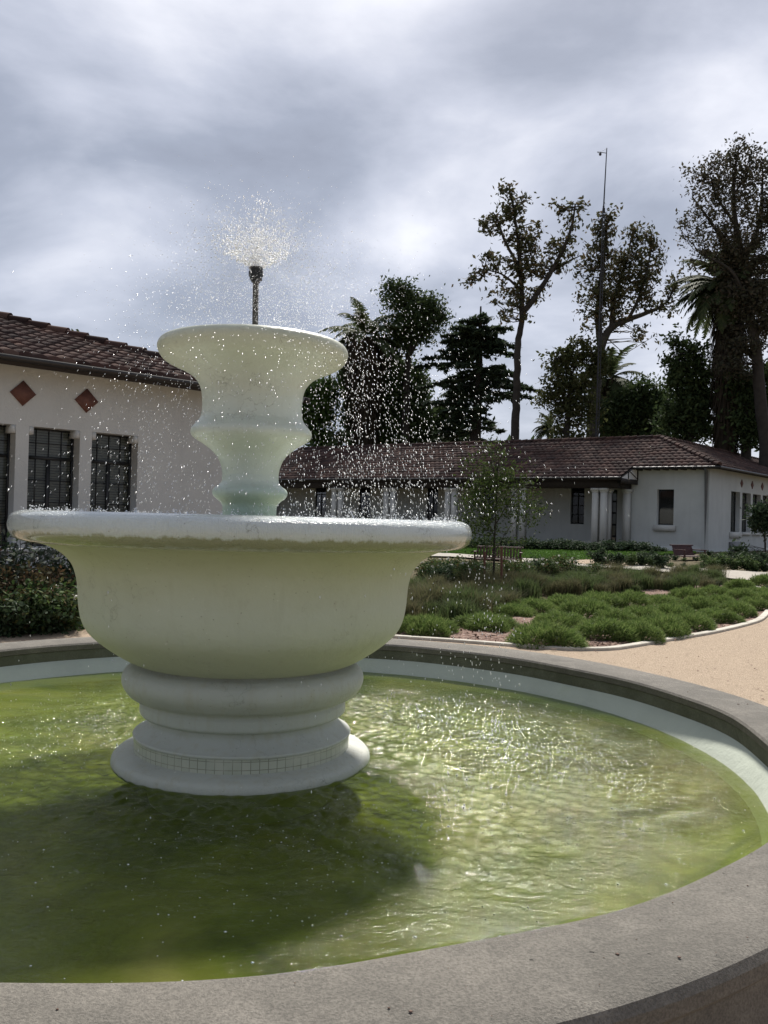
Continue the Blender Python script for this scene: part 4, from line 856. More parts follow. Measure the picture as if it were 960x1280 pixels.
tree('wispy_tree', 'tallest wispy brown-leaved tree at the right edge rising above the large palm', (956, 600), [
    (Z3([(955, 960), (940, 850), (922, 650), (902, 550), (885, 400), (862, 290), (858, 160), (872, 60)]), .48, .05),
    (Z3([(885, 400), (820, 330), (780, 250), (740, 200)]), .16, .03), (Z3([(862, 290), (810, 200), (790, 120)]), .12, .02), (Z3([(885, 400), (930, 300), (945, 180), (950, 100)]), .16, .03), (Z3([(902, 550), (840, 440), (760, 380)]), .16, .03), (Z3([(858, 200), (900, 130), (910, 80)]), .08, .02)],
    B3([(872, 55, 24, 18, 7), (905, 85, 36, 28, 12), (845, 85, 36, 26, 12), (795, 110, 46, 28, 14), (745, 140, 34, 30, 10), (850, 150, 60, 40, 26), (780, 180, 56, 44, 20), (910, 150, 50, 50, 22), (960, 130, 50, 60, 22), (760, 250, 50, 44, 16), (840, 240, 70, 50, 34), (920, 240, 60, 60, 34), (720, 310, 34, 34, 9), (790, 320, 66, 46, 26), (870, 330, 70, 56, 40), (945, 330, 50, 70, 34), (760, 385, 56, 30, 12), (840, 400, 70, 50, 44), (920, 430, 60, 60, 50), (870, 500, 80, 70, 74), (940, 540, 60, 80, 60), (900, 610, 80, 80, 70), (860, 690, 60, 60, 34), (1000, 300, 60, 200, 60), (1010, 560, 50, 150, 50)]),
    .15, M['leaf_rust'], M['bark'], 52, csig=.32, per=36, hollow=.1, dens=.85, twig=.035)
tree('light_green_tree', 'small light green round tree seen beside the upper basin stem', (397, 600), [(Z4([(130, 640), (130, 560), (130, 450)]), .25, .1)],
    B4([(130, 430, 66, 64, 90), (125, 490, 60, 60, 70), (165, 400, 40, 40, 26), (130, 560, 60, 40, 40), (70, 450, 40, 60, 40), (150, 600, 60, 30, 20)]), .22, M['leaf_light'], M['bark'], 66, csig=.36, per=44)
tree('dense_ivy_tree', 'very dense dark round tree mass below the left palm, behind the spray', (470, 600), [(Z4([(330, 640), (335, 500), (340, 360)]), .5, .3), (Z4([(440, 640), (436, 450), (430, 300)]), .4, .2)],
    B4([(300, 310, 76, 56, 110), (345, 390, 100, 90, 220), (300, 480, 84, 90, 180), (420, 390, 80, 84, 150), (440, 500, 76, 100, 150), (380, 560, 130, 60, 160), (255, 380, 44, 60, 50), (270, 560, 44, 50, 30)]), .22, M['leaf_dark'], M['bark'], 68, csig=.44, per=84, dens=1.2)
tree('broadleaf_tree', 'dark upright broadleaf tree topping the cluster between the left palm and the cedar', (508, 600), [(Z4([(430, 640), (432, 450), (440, 290), (455, 180), (420, 90)]), .42, .1), (Z4([(440, 290), (500, 190), (560, 150)]), .2, .05), (Z4([(455, 180), (470, 100), (500, 100)]), .14, .04)],
    B4([(385, 55, 34, 24, 16), (420, 60, 40, 32, 24), (385, 105, 34, 32, 18), (440, 110, 56, 44, 46), (510, 110, 40, 30, 28), (470, 170, 80, 50, 74), (550, 170, 28, 30, 16), (530, 140, 36, 36, 22), (420, 200, 66, 50, 60), (400, 250, 60, 40, 40), (480, 220, 50, 30, 24), (360, 180, 30, 40, 12)]), .18, M['leaf_dark'], M['bark'], 66, csig=.36, per=46, dens=.8)
tree('broadleaf_tree', 'dark low tree in the gap just left of the cedar trunk', (553, 600), [(Z4([(555, 640), (556, 560), (560, 500)]), .25, .1)],
    B4([(560, 520, 60, 60, 70), (590, 560, 50, 50, 40), (540, 570, 50, 44, 40), (600, 470, 34, 60, 20), (510, 590, 40, 30, 20)]), .26, M['leaf_dark'], M['bark'], 70, csig=.4, per=42)
tree('young_tree', 'small feathery green young tree tied between two red-brown stakes in the garden', (616, 728), [([(617, 728), (618, 680), (620, 640), (622, 590)], .035, .012), ([(618, 670), (600, 630), (590, 600)], .014, .006), ([(620, 655), (640, 620), (655, 600)], .014, .006), ([(618, 690), (640, 660), (660, 645)], .012, .005)],
    [(618, 585, 36, 26, 40), (600, 610, 34, 32, 46), (640, 605, 34, 32, 46), (618, 640, 48, 34, 60), (590, 650, 26, 30, 26), (655, 645, 28, 30, 28), (620, 680, 40, 20, 22), (615, 560, 18, 12, 8)], .045, M['leaf_young'], M['bark'], 20.2, twig=.006, csig=.15, per=21, depthk=.9, elong=2.2)
tree('garden_tree', 'small dark-leaved tree at the right edge in front of the side wing windows', (956, 700), [([(957, 700), (956, 670), (955, 645)], .05, .02), ([(957, 680), (940, 660)], .02, .01)],
    [(950, 640, 14, 10, 26), (962, 650, 20, 18, 50), (946, 655, 12, 10, 20), (975, 640, 22, 20, 30), (925, 688, 9, 6, 10)], .11, M['rosedark'], M['bark'], 33, twig=.012, csig=.13, per=22)
tree('distant_tree', 'top of a far tree just showing above the left tiled roof', (97, 600), [([(97, 640), (97, 500), (97, 430)], .2, .06)], [(97, 432, 9, 11, 26), (90, 440, 12, 10, 20), (106, 440, 12, 12, 20), (97, 470, 16, 22, 50)], .16, M['leaf_mid'], M['bark'], 38, csig=.22, per=24)
# cedar: level layered boughs
def cedar():
    Y = 63; s = 1/ppm(Y); base = at(594, 555, Y); g = float(terrain(base[0], base[1])); root = empty('cedar_tree', (base[0], base[1], g), label='dark cedar with level layered boughs standing right of the dense tree cluster', cat='tree')
    tb = MB(); top = at(601, 383, Y); b0 = np.array([base[0], base[1], g-.2])
    tb.tube(catmull([b0, base, (base+top)/2+[.1, 0, 0], top], 6), np.linspace(.62, .06, 19), 9)
    LL = []; H = top[2]-base[2]
    for k in range(105):
        f = rng.random()**.85; z = base[2]-.5+f*H*1.0; c = base+(top-base)*f
        prof = np.interp(f, [0, .12, .3, .55, .75, .9, 1], [3.0, 4.2, 4.6, 4.9, 3.4, 2.4, .5])*rng.uniform(.55, 1.1); a = rng.uniform(0, 2*np.pi)
        if .0 < f < .38 and rng.random() < .45: continue
        d = np.array([math.cos(a), math.sin(a), 0]); up = rng.uniform(.02, .16)
        T = np.linspace(0, 1, 7)[:, None]; Pb = c+d*prof*T+np.array([0, 0, 1])*(up*prof*T-.16*prof*T**2); Pb[:, 2] += z-c[2]
        tb.tube(Pb, np.linspace(.09, .02, 7), 4, cap=False)
        m = int(70*prof/3); u = rng.random(m)**.7; q = np.stack([np.interp(u, T[:, 0], Pb[:, i]) for i in range(3)], -1); side = np.array([-d[1], d[0], 0]); off = rng.normal(0, 1, m)*.42*(1.15-u)
        q = q+side*off[:, None]; q[:, 2] -= np.abs(off)*.22+rng.random(m)*.10; LL.append(q)
        if rng.random() < .35:
            m2 = 22; hq = np.stack([np.interp(rng.random(m2), T[:, 0], Pb[:, i]) for i in range(3)], -1); hq[:, 2] -= rng.random(m2)*.7; LL.append(hq)
    tb.build('trunk', M['bark'], root, smooth=True); L = np.vstack(LL); L = np.repeat(L, 2, 0)+rng.normal(0, .10, (len(L)*2, 3))*[1, 1, .4]
    V, F = dia(L, .27, 2.4, .8); b = MB(); b.add(V, F); b.build('crown', M['needle'], root)
cedar()
# palms
def palm(px, py, Y, fl, label, nf=46, trunk_r=.34, skirt=None, mat='palm', lean=0., basepx=None, droop=1., lo=-.35):
    c = at(px, py, Y); g = float(terrain(c[0], c[1])); bx = at(*(basepx or (px, 560)), Y)[0]
    root = empty('palm_tree', (bx, Y, g), label=label, cat='tree', group=None); tb = MB(); bz = np.array([bx, Y, g-.3]); P = catmull([bz, (bz+c)/2+[.05, 0, 0], c], 8)
    r_ = trunk_r*(1+.07*np.sin(np.arange(len(P))*2.3)); tb.tube(P, r_, 10); tb.build('trunk', M['palmbark'], root, smooth=True)
    b = MB(); VV = []
    for k in range(nf):
        a = rng.uniform(0, 2*np.pi); el = rng.uniform(lo, 1.35); L = fl*rng.uniform(.8, 1.1); d = np.array([math.cos(a), math.sin(a), 0])
        T = np.linspace(0, 1, 12); ang = el-T**1.3*droop*(1.15+.25*rng.random()); dx = np.cumsum(np.cos(ang))*L/12; dz = np.cumsum(np.sin(ang))*L/12
        Pf = c+d*dx[:, None]+np.array([0, 0, 1])*dz[:, None]; b.tube(Pf, np.linspace(.035, .008, 12)*fl/3, 3, cap=False)
        tg = np.gradient(Pf, axis=0); tg /= np.linalg.norm(tg, axis=1, keepdims=True); side = np.array([-d[1], d[0], 0]); nl = 34
        u = np.linspace(.08, 1, nl); q = np.stack([np.interp(u, T, Pf[:, i]) for i in range(3)], -1); tq = np.stack([np.interp(u, T, tg[:, i]) for i in range(3)], -1)
        for sg in (1, -1):
            ll = fl*.17*np.sin(np.pi*np.clip(u*.85+.12, 0, 1))*rng.uniform(.8, 1.15, nl); dl = side*sg*.85+tq*.55+np.array([0, 0, -.22])[None]; dl = dl+rng.normal(0, .08, dl.shape); dl /= np.linalg.norm(dl, axis=1, keepdims=True)
            w = tq*.075*fl/3.2; tip = q+dl*ll[:, None]; tip[:, 2] -= ll*.18; VV.append(np.stack([q-w, q+w, tip+w*.25, tip-w*.25], 1).reshape(-1, 3))
    V = np.vstack(VV); b.add(V, np.arange(len(V)).reshape(-1, 4)); b.build('crown', M[mat], root)
    if skirt:
        n = skirt[1]; z = c[2]-rng.random(n)**1.1*skirt[0]; a = rng.uniform(0, 2*np.pi, n); f = (c[2]-z)/skirt[0]; rr_ = skirt[2]*(1-.45*f)*rng.uniform(.35, 1, n)
        xx = np.interp(z, [P[0][2], c[2]], [bx, c[0]]); S0 = np.stack([xx+rr_*np.cos(a), Y+rr_*np.sin(a), z], -1); ln = rng.uniform(.5, 1.3, n)[:, None]; dd = np.stack([np.cos(a)*.22, np.sin(a)*.22, -np.ones(n)], -1); sd_ = np.stack([-np.sin(a), np.cos(a), 0*a], -1)*.05
        V = np.stack([S0-sd_, S0+sd_, S0+dd*ln+sd_*.4, S0+dd*ln-sd_*.4], 1).reshape(-1, 3); sb = MB(); sb.add(V, np.arange(4*n).reshape(-1, 4)); sb.build('dead_frond_skirt', M['palmdry'], root)
palm(458, 421, 65, 3.9, 'tall palm with arching fronds left of the dark broadleaf tree, behind the spray', 40, .4, (9, 1800, 1.9), basepx=(455, 560))
palm(912, 362, 54.5, 4.0, 'large palm with a thick hanging skirt of dead fronds at the right', 80, .5, (11, 4200, 1.2), basepx=(906, 560), lo=-.35)
palm(762, 474, 65, 3.5, 'palm half hidden behind the mast sycamore with one long arching frond', 34, .4, (4, 900, 1.3))
palm(688, 536, 66, 1.9, 'small palm showing just above the roof left of the olive green tree', 26, .22)
palm(425, 552, 64, 1.6, 'smallest palm low beside the light green tree above the roof', 22, .2)
# lattice mast
mst = empty('antenna_mast', tuple(gnd(748, 690)[:1])+(53., .55), label='tall thin antenna mast with a small wind sensor arm at its top', cat='mast')
mtop = at(758.5, 185, 53.); mb_ = at(746, 560, 53.); mst.location = (mb_[0], 53., .55)
dirm = (mtop-mb_); k0 = (mb_[2]-.5)/dirm[2]; mbase = mb_-dirm*k0
fT = at(754.5, 260, 53.)
b = MB(); a3 = [np.array([math.cos(t_)*.13, math.sin(t_)*.13, 0]) for t_ in (0, 2.094, 4.189)]
for a_ in a3: b.tube([mbase+a_, fT+a_*.6], .022, 5)
nst = 60
for k in range(nst):
    for q in range(3):
        p0 = mbase+(fT-mbase)*k/nst+a3[q]*(1-.4*k/nst); p1 = mbase+(fT-mbase)*(k+1)/nst+a3[(q+1) % 3]*(1-.4*(k+1)/nst); b.tube([p0, p1], .011, 3, cap=False)
b.build('lattice_section', M['mast'], mst)
b = MB(); b.tube([fT-[0, 0, .3], fT+[0, 0, .12]], .06, 8); b.tube([fT, mtop], [.045, .028], 8); b.build('pole', M['mast'], mst)
b = MB(); am = at(757.6, 191.3, 53.); b.tube([am, am+[-.55, 0, .06]], .022, 6); b.tube([am+[0, 0, .25], am+[-.35, 0, .07]], .008, 4); b.tube([am+[-.52, 0, .06], am+[-.52, 0, .0], am+[-.36, 0, -.0]], .016, 5); b.build('sensor_arm', M['mast'], mst)
b = MB(); b.lathe([(.001, .09), (.07, .06), (.09, 0), (.06, -.08), (.001, -.1)], (0, 0), 10); b.V[0] += am+[-.36, 0, -.08]; b.build('wind_sensor', M['mast'], mst, smooth=True)
# ------------------------------------------------------------ mounded shrubs behind the kerb
def mound_mesh(seed, rad, h, n):
    r = np.random.default_rng(seed); a = r.uniform(0, 2*np.pi, n); u = r.random(n)**.5; lump = 1+.16*np.sin(3*a+seed)+.10*np.sin(5*a+2*seed)
    x = u*rad*lump*np.cos(a); y = u*rad*lump*np.sin(a); z = h*np.sqrt(np.maximum(0, 1-u**2.4))*(1+.15*np.sin(7*x/rad+seed)*np.sin(6*y/rad))*r.uniform(.55, 1, n)
    return np.stack([x, y, z], -1)
def mound(seed, rad, h, n=4200):
    P = mound_mesh(seed, rad, h, n); out = P*[1/rad, 1/rad, 0]; out[:, 2] = .9; d = out+rng.normal(0, .45, P.shape); d /= np.linalg.norm(d, axis=1, keepdims=True)
    L = rng.uniform(.05, .12, (n, 1)); s = np.cross(d, rng.normal(size=P.shape)); s /= np.linalg.norm(s, axis=1, keepdims=True); w = .0045*s
    V = np.stack([P-w, P+w, P+d*L*.6+w*.9, P+d*L*.6-w*.9, P+d*L], 1).reshape(-1, 3); o_ = np.arange(n)[:, None]*5
    b = MB(); b.addmix(V, o_+np.array([[0, 1, 2, 3]]), o_+np.array([[3, 2, 4]]))
    # leafy under-layer so that the soil never shows through the heart of the plant
    m = 900; Q = mound_mesh(seed+50, rad*.93, h*.82, m); V, F = dia(Q, .05, 1.6, .5); b.add(V, F); return b
ms = []
for k in range(5):
    bb = mound(k, .5, .30+.03*k, 5200); o = bb.build('mounded_shrub', M['mound']); ms.append(o)
spots = [(533, 797, 72, 0), (607, 790, 80, 0), (682, 811, 100, 0), (757, 803, 84, 0), (797, 804, 66, 0), (826, 797, 74, 0), (863, 789, 62, 0), (894, 780, 56, 0), (919, 772, 48, 0), (941, 764, 44, 0), (958, 754, 42, 0),
         (643, 772, 56, 1), (700, 787, 66, 1), (732, 778, 70, 1), (770, 783, 64, 1), (800, 778, 60, 1), (838, 776, 60, 1), (871, 768, 56, 1), (900, 761, 48, 1), (927, 754, 44, 1), (948, 745, 40, 1),
         (667, 768, 62, 2), (708, 764, 60, 2), (748, 762, 60, 2), (789, 762, 56, 2), (826, 757, 54, 2), (860, 752, 48, 2), (893, 747, 44, 2), (925, 741, 40, 2), (955, 735, 36, 2)]
rown = ['front row along the kerb', 'middle row', 'back row beside the brown grass']; ordn = ['first', 'second', 'third', 'fourth', 'fifth', 'sixth', 'seventh', 'eighth', 'ninth', 'tenth', 'eleventh']; cnt = [0, 0, 0]
for k, (px, py, w, row) in enumerate(spots):
    src = ms[k % 5]; o = src if k < 5 else src.copy()
    if k >= 5: COL.objects.link(o)
    p = gnd(px, py); sc = w/ppm(p[1])*.98; p2 = p+np.array([p[0]/p[1], 1, 0])*sc*.30
    o.location = (p2[0], p2[1], float(terrain(p2[0], p2[1]))-.01); sc *= rng.uniform(.88, 1.08); o.scale = (sc, sc*rng.uniform(.85, 1.1), (sc*.62+.28)*rng.uniform(.8, 1.12)); o.rotation_euler = (0, 0, rng.uniform(0, 6.28))
    lab = {0: 'green mounded shrub half hidden by the fountain bowl, nearest the spray drips', 2: 'largest green mounded shrub in the front row, where the kerb meets the coping'}.get(k, f'{ordn[cnt[row]]} green mounded shrub from the left in the {rown[row]}')
    cnt[row] += 1; tag(o, lab, 'shrub', 'green mounded shrubs behind the kerb')
# ------------------------------------------------------------ grasses
def tuft(n, h, w, spread, matk, lean=.55):
    P = rng.normal(0, spread, (n, 3))*[1, 1, 0]; V, F4, F3 = blades(P, h*rng.uniform(.55, 1.1, n), w, lean, .35); b = MB(); b.addmix(V, F4, F3); return b.build('grass_tuft', M[matk])
tf = [tuft(700, .46, .0045, .10, 'drygrass'), tuft(700, .52, .0045, .12, 'drygrass', .7), tuft(700, .44, .0055, .11, 'greengrass')]
gp = []
for row_, (y0, y1) in enumerate(((757, 733), (751, 729), (744, 727), (738, 724))):
    for x in np.arange(512+row_*6, 905, 15.5-row_*.5): gp.append((x+rng.normal(0, 3), np.interp(x, [512, 905], [y0, y1])+rng.normal(0, 2)))
first = [True]*3
gp += [(x+rng.normal(0, 3), y_+rng.normal(0, 2)) for y_, xb_ in ((764, 655), (771, 600), (779, 585)) for x in np.arange(506, xb_, 14)]
gp = [g_ for g_ in gp if rng.random() > .22]
for k, (px, py) in enumerate(gp):
    kind = 2 if (rng.random() < .34 or 780 < px < 806) else int(rng.integers(0, 2)); src = tf[kind]
    if first[kind]: o = src; first[kind] = False
    else: o = src.copy(); COL.objects.link(o)
    p = gnd(px, py); sc = rng.uniform(.5, 1.2)*(1.1 if kind == 2 else 1); o.location = tuple(p); o.scale = (sc, sc, sc*rng.uniform(.75, 1.05)); o.rotation_euler = (0, 0, rng.uniform(0, 6.28))
    tag(o, 'brown feathery grass tuft in the loose band behind the green mounds' if kind < 2 else 'darker green grass tuft among the brown feathery grasses', 'grass tuft', 'brown ornamental grasses' if kind < 2 else 'dark green ornamental grasses')
# ------------------------------------------------------------ bushes
def bush(name, w, h, n, leaf, mat, stems=14, flowers=0, fmat='flower', elong=1.6, open_=.0):
    b = MB(); tips = []
    root = empty(name)
    for k in range(stems):
        a = rng.uniform(0, 2*np.pi); r_ = w*.5*rng.uniform(.2, 1); z = h*rng.uniform(.55, 1.0)*(1-.25*(r_/(w*.5))**2); P = np.array([[0, 0, -.03], [r_*.4*math.cos(a), r_*.4*math.sin(a), z*.5], [r_*math.cos(a), r_*math.sin(a), z]]); b.tube(P, [.012, .008, .004], 4, cap=False); tips.append(P)
    b.build('stem', M['bark'], root)
    T = np.array(tips); k = rng.integers(0, stems, n); u = rng.random(n)**.6; P = np.where(u[:, None] < .5, T[k, 0]+(T[k, 1]-T[k, 0])*u[:, None]*2, T[k, 1]+(T[k, 2]-T[k, 1])*(u[:, None]*2-1)); P = P+rng.normal(0, w*.085, P.shape)*[1, 1, .8]; P[:, 2] = np.abs(P[:, 2])+.01
    V, F = dia(P, leaf, elong, .3); lb = MB(); lb.add(V, F); lb.build('foliage', M[mat], root)
    if flowers:
        for j in range(flowers):
            fb_ = MB(); p = T[rng.integers(0, stems), 2]+rng.normal(0, w*.05, 3)+[0, 0, .03]; V, F = dia(p+rng.normal(0, .016, (14, 3)), .04, 1.1); fb_.add(V, F)
            fb_.build('flower', M[fmat], root)
    return root
proto = {'rose': bush('rose_bush', 1.0, .75, 2600, .045, 'rose', flowers=3), 'rose2': bush('rose_bush', 1.1, .65, 2600, .05, 'rosedark'), 'bed': bush('bedding_plant', .8, .42, 1300, .05, 'bedplant'), 'bed2': bush('bedding_plant', .7, .50, 1200, .055, 'rosedark', flowers=1), 'hedge': bush('low_hedge_plant', 1.3, .5, 1500, .08, 'rosedark')}
used = set()
def place(key, px, py, sc, label, cat, group, yaw=None, szy=1.):
    o = proto[key]
    if key in used: o = copy_tree(o)
    used.add(key); p = gnd(px, py); szy = szy*(.62 if (cat == 'bush' and py < 725) else 1); o.location = tuple(p); o.scale = (sc, sc, sc*szy); o.rotation_euler = (0, 0, rng.uniform(0, 6.28)); return tag(o, label, cat, group)
for k, (px, py, s_) in enumerate([(532, 735, .85), (548, 738, .9), (566, 733, .95), (584, 738, .9), (600, 732, .9), (640, 735, 1.), (655, 731, .9), (668, 727, 1.), (684, 729, .95), (700, 725, 1.), (715, 722, .95), (728, 724, .9), (742, 718, .8), (560, 722, .8), (580, 720, .85), (605, 720, .9), (648, 718, .9), (672, 716, .85), (695, 714, .85), (590, 728, .7), (628, 726, .6), (545, 726, .8)]):
    dark = k % 3 == 1
    place('rose2' if dark else 'rose', px, py, s_*(1.02 if px < 640 else .95), 'dark leafy rose bush without flowers in the garden bed around the young tree' if dark else 'green rose bush with a few pale blooms in the bed around the young tree', 'bush', 'dark rose bushes' if dark else 'flowering rose bushes')
k = 0
for row_, (xa, xb, ya, yb, st) in enumerate(((748, 965, 706, 714, 13), (800, 965, 699, 706, 14), (850, 965, 694, 699, 13), (838, 965, 731, 741, 15))):
    for x in np.arange(xa, xb, st):
        if row_ == 0 and x < 790 and rng.random() < .3: continue
        k += 1; kk = 'bed2' if k % 2 else 'bed'; place(kk, x+rng.normal(0, 2), np.interp(x, [xa, xb], [ya, yb])+rng.normal(0, .8), rng.uniform(.75, 1.15)*(1., .8, .5, .42)[row_]*(.42 if (abs(x-854) < 27 and row_ < 3) else 1), 'low dark green plant in the bed beside the concrete path' if kk == 'bed2' else 'low mid-green leafy plant in the bed beside the concrete path', 'plant', 'dark bedding plants by the path' if kk == 'bed2' else 'light bedding plants by the path')
for k, x in enumerate(np.arange(596, 838, 11)):
    place('hedge', x, np.interp(x, [596, 700, 838], [686.2, 688.3, 691.5]), rng.uniform(.75, 1.05)*(.5 if x > 815 else 1), 'dark low plant in the strip along the foot of the long building', 'plant', 'foundation planting along the long building', szy=.8)
# left-hand shrubs in front of the near building
lp = [('silver_shrub', 1.7, 1.3, 1900, .06, 'greyleaf', 30, 778, 1.0, 'silvery grey-green shrub in front of the left stucco wall'), ('dark_shrub', 1.5, 1.2, 1500, .06, 'rosedark', 75, 776, 1.0, 'dark glossy shrub beside the lower bowl in front of the left wall'),
      ('dark_shrub', 1.4, 1.35, 1500, .06, 'rosedark', -5, 784, 1., 'dark shrub at the left edge of the photo, tallest against the wall'), ('red_tinged_shrub', 1.5, .9, 2000, .05, 'redleaf', 60, 784, 1., 'red-tinged low shrub nearest the left end of the kerb'), ('red_tinged_shrub', 1.3, .95, 1900, .05, 'redleaf', 12, 789, 1., 'red-tinged shrub at the far left above the gravel'),
      ('flowering_shrub', 1.2, .65, 3000, .05, 'rose', 32, 792, 1., 'low green shrub with small white flowers at the left'), ('flowering_shrub', 1.1, .6, 2600, .05, 'rose', 82, 788, 1., 'low green shrub with a white flower tucked against the bowl'), ('dark_shrub', 1.1, .55, 2600, .05, 'rosedark', 2, 795, 1., 'lowest dark shrub spilling over the left kerb'), ('dark_shrub', 1.2, .6, 2600, .05, 'rosedark', 58, 791, 1., 'low dark shrub over the kerb between the two flowering shrubs')]
for nm_, w, h, n, lf, mt, px, py, sc, lab in lp:
    o = bush(nm_, w, h, n, lf, mt, 26, 4 if 'flower' in nm_ else 0); p = gnd(px, py); o.location = tuple(p); tag(o, lab, 'shrub')
# rock in the bed
import bmesh
bm = bmesh.new(); bmesh.ops.create_icosphere(bm, subdivisions=4, radius=1)
for v_ in bm.verts:
    n_ = v_.co.normalized(); f = 1+.16*math.sin(3.1*n_.x+1)*math.cos(2.7*n_.y)+.09*math.sin(7*n_.x+5*n_.z)+.05*math.sin(13*n_.y+9*n_.z); v_.co = Vector((n_.x*.62*f, n_.y*.45*f, max(-.1, n_.z*.34*f)))
me = bpy.data.meshes.new('garden_rock'); bm.to_mesh(me); bm.free(); me.materials.append(M['rock']); me.polygons.foreach_set('use_smooth', np.ones(len(me.polygons), bool))
o = bpy.data.objects.new('garden_rock', me); COL.objects.link(o); o.scale = (.55, .55, .5); o.location = tuple(gnd(628, 751)-np.array([0, 0, .06])); tag(o, 'rounded brown boulder sitting in the bed below the young tree', 'rock')
# tree stakes
for px0, px1, y0, y1, lab in ((606, 605, 690, 738, 'thin red-brown stake at the near left of the young garden tree'), (627, 627, 684, 742, 'thicker red-brown stake at the right of the young garden tree')):
    p = gnd(px1, y1); t_ = at(px0, y0, p[1]); b = MB(); b.tube([p-[0, 0, .1], t_], .028, 8); b.tube([t_-[.0, 0, .02], t_+[0, 0, .01]], [.033, .028], 8)
    c = at(616, y0+8, p[1]); b.tube([t_-[0, 0, .12], (t_+c)/2-[0, 0, .13], c-[0, 0, .1]], .007, 4); tag(b.build('tree_stake', M['stake']), lab, 'stake')
# ------------------------------------------------------------ benches
def bench(loc, rz, label, W_=1.8, plain=False):
    r = empty('park_bench', loc, rz, label=label, cat='bench')
    def add(nm, fn, mat='bench'):
        b = MB(); fn(b); o = b.build(nm, M[mat], None, auto=30); o.parent = r; return o
    def seat(b):
        for k in range(5): b.box([-W_/2, -.02-k*.095, .43-.004*k], [W_, 0, 0], [0, -.08, 0], [0, 0, .03])
    add('seat', seat)
    def back(b):
        n = 15
        for k in range(n): b.box([-W_/2+.06+k*(W_-.12-.055)/(n-1), .035, .47], [.055, 0, 0], [0, .02, 0], [0, .10, .34])
        b.box([-W_/2, .03, .44], [W_, 0, 0], [0, .035, 0], [0, .005, .05])
    add('backrest', back)
    add('top_rail', lambda b: b.box([-W_/2-.02, .115, .80], [W_+.04, 0, 0], [0, .07, 0], [0, .01, .045]), 'benchtop' if not plain else 'bench')
    for s_ in (-1, 1):
        x = s_*(W_/2-.04)-.03
        add('leg', lambda b: b.box([x, -.44, 0], [.06, 0, 0], [0, .06, 0], [0, 0, .43])); add('leg', lambda b: b.box([x, .02, 0], [.06, 0, 0], [0, .06, 0], [0, .0, .46]))
        add('armrest', lambda b: (b.box([x-.01, -.48, .64], [.08, 0, 0], [0, .56, 0], [0, 0, .035]), b.box([x+.005, -.45, .43], [.05, 0, 0], [0, .05, 0], [0, 0, .21])))
    add('stretcher', lambda b: b.box([-W_/2+.05, -.2, .15], [W_-.1, 0, 0], [0, .04, 0], [0, 0, .04])); return r
p = at(623, 700, 28.); bench((p[0], p[1], at(623, 683, 28.)[2]-.84), R(-12), 'red-brown slatted bench with a pale top rail behind the young tree stakes', 1.55)
p = at(856, 700, 31.5); bench((p[0], p[1], at(856, 681, 31.5)[2]-.84), R(214-180+0), 'dark red bench seen end-on against the white wall of the far building', 1.25, True)

# far line of trees closing the view behind everything
cc = []
for k in range(420):
    x = rng.uniform(-110, 130); y = rng.uniform(92, 104); top = 8.6+1.6*math.sin(x*.13)+1.1*math.sin(x*.37+1); z = .5+rng.random()**.7*top; cc.append((x, y, z))
L = (np.array(cc)[:, None]+rng.normal(0, 1, (len(cc), 46, 3))*[1.3, 1.0, .9]).reshape(-1, 3); L = L[L[:, 2] > .4]
V, F = dia(L, .75, 1.5); b = MB(); b.add(V, F); tag(b.build('distant_trees', M['leaf_dark']), kind='stuff', label='far dark line of trees closing the view behind the long building', cat='trees')

# leaves, grit and small stones scattered over the gravel and on the coping
N = 2600; x = rng.uniform(-6, 10, N); y = rng.uniform(8, 20, N); q = np.stack([x, y], -1)
near_ = np.array([K[np.argmin(np.hypot(*(K-p).T))] for p in q]); ins = (np.hypot(x-PC[0], y-PC[1]) > 3.5)
side_ = (q-PC)[:, 0]**2+(q-PC)[:, 1]**2 < ((near_-PC)**2).sum(1)*.98
ok = ins & (side_ | ((x > 5) & (y < near_[:, 1]-.2) & (x > near_[:, 0]))); q = q[ok]; n = len(q)
P = np.c_[q, np.full(n, .016)]; a_ = rng.uniform(.006, .022, (n, 1)); th_ = rng.uniform(0, 6.28, n); u = np.stack([np.cos(th_), np.sin(th_), rng.normal(0, .12, n)], -1)*a_; v = np.stack([-np.sin(th_), np.cos(th_), rng.normal(0, .12, n)], -1)*a_*.6
V = np.stack([P-u, P+v, P+u, P-v], 1).reshape(-1, 3); V[:, 2] = np.maximum(V[:, 2], .011); b = MB(); b.add(V, np.arange(4*n).reshape(-1, 4)); tag(b.build('path_litter', M['chips']), kind='stuff', label='dry leaf bits and grit scattered over the tan gravel path', cat='litter')
N = 160; th_ = rng.uniform(-2.6, .3, N); r_ = rng.uniform(2.93, 3.22, N); P = np.stack([PC[0]+r_*np.cos(th_), PC[1]+r_*np.sin(th_), np.full(N, .5085)], -1); V, F = octa(P, .0015+.005*rng.random(N)**3); V[:, 2] = .508+(V[:, 2]-.5085)*.5; b = MB(); b.add(V, F); tag(b.build('coping_grit', M['chips']), kind='stuff', label='tiny dark grit lying on the near concrete coping', cat='grit')
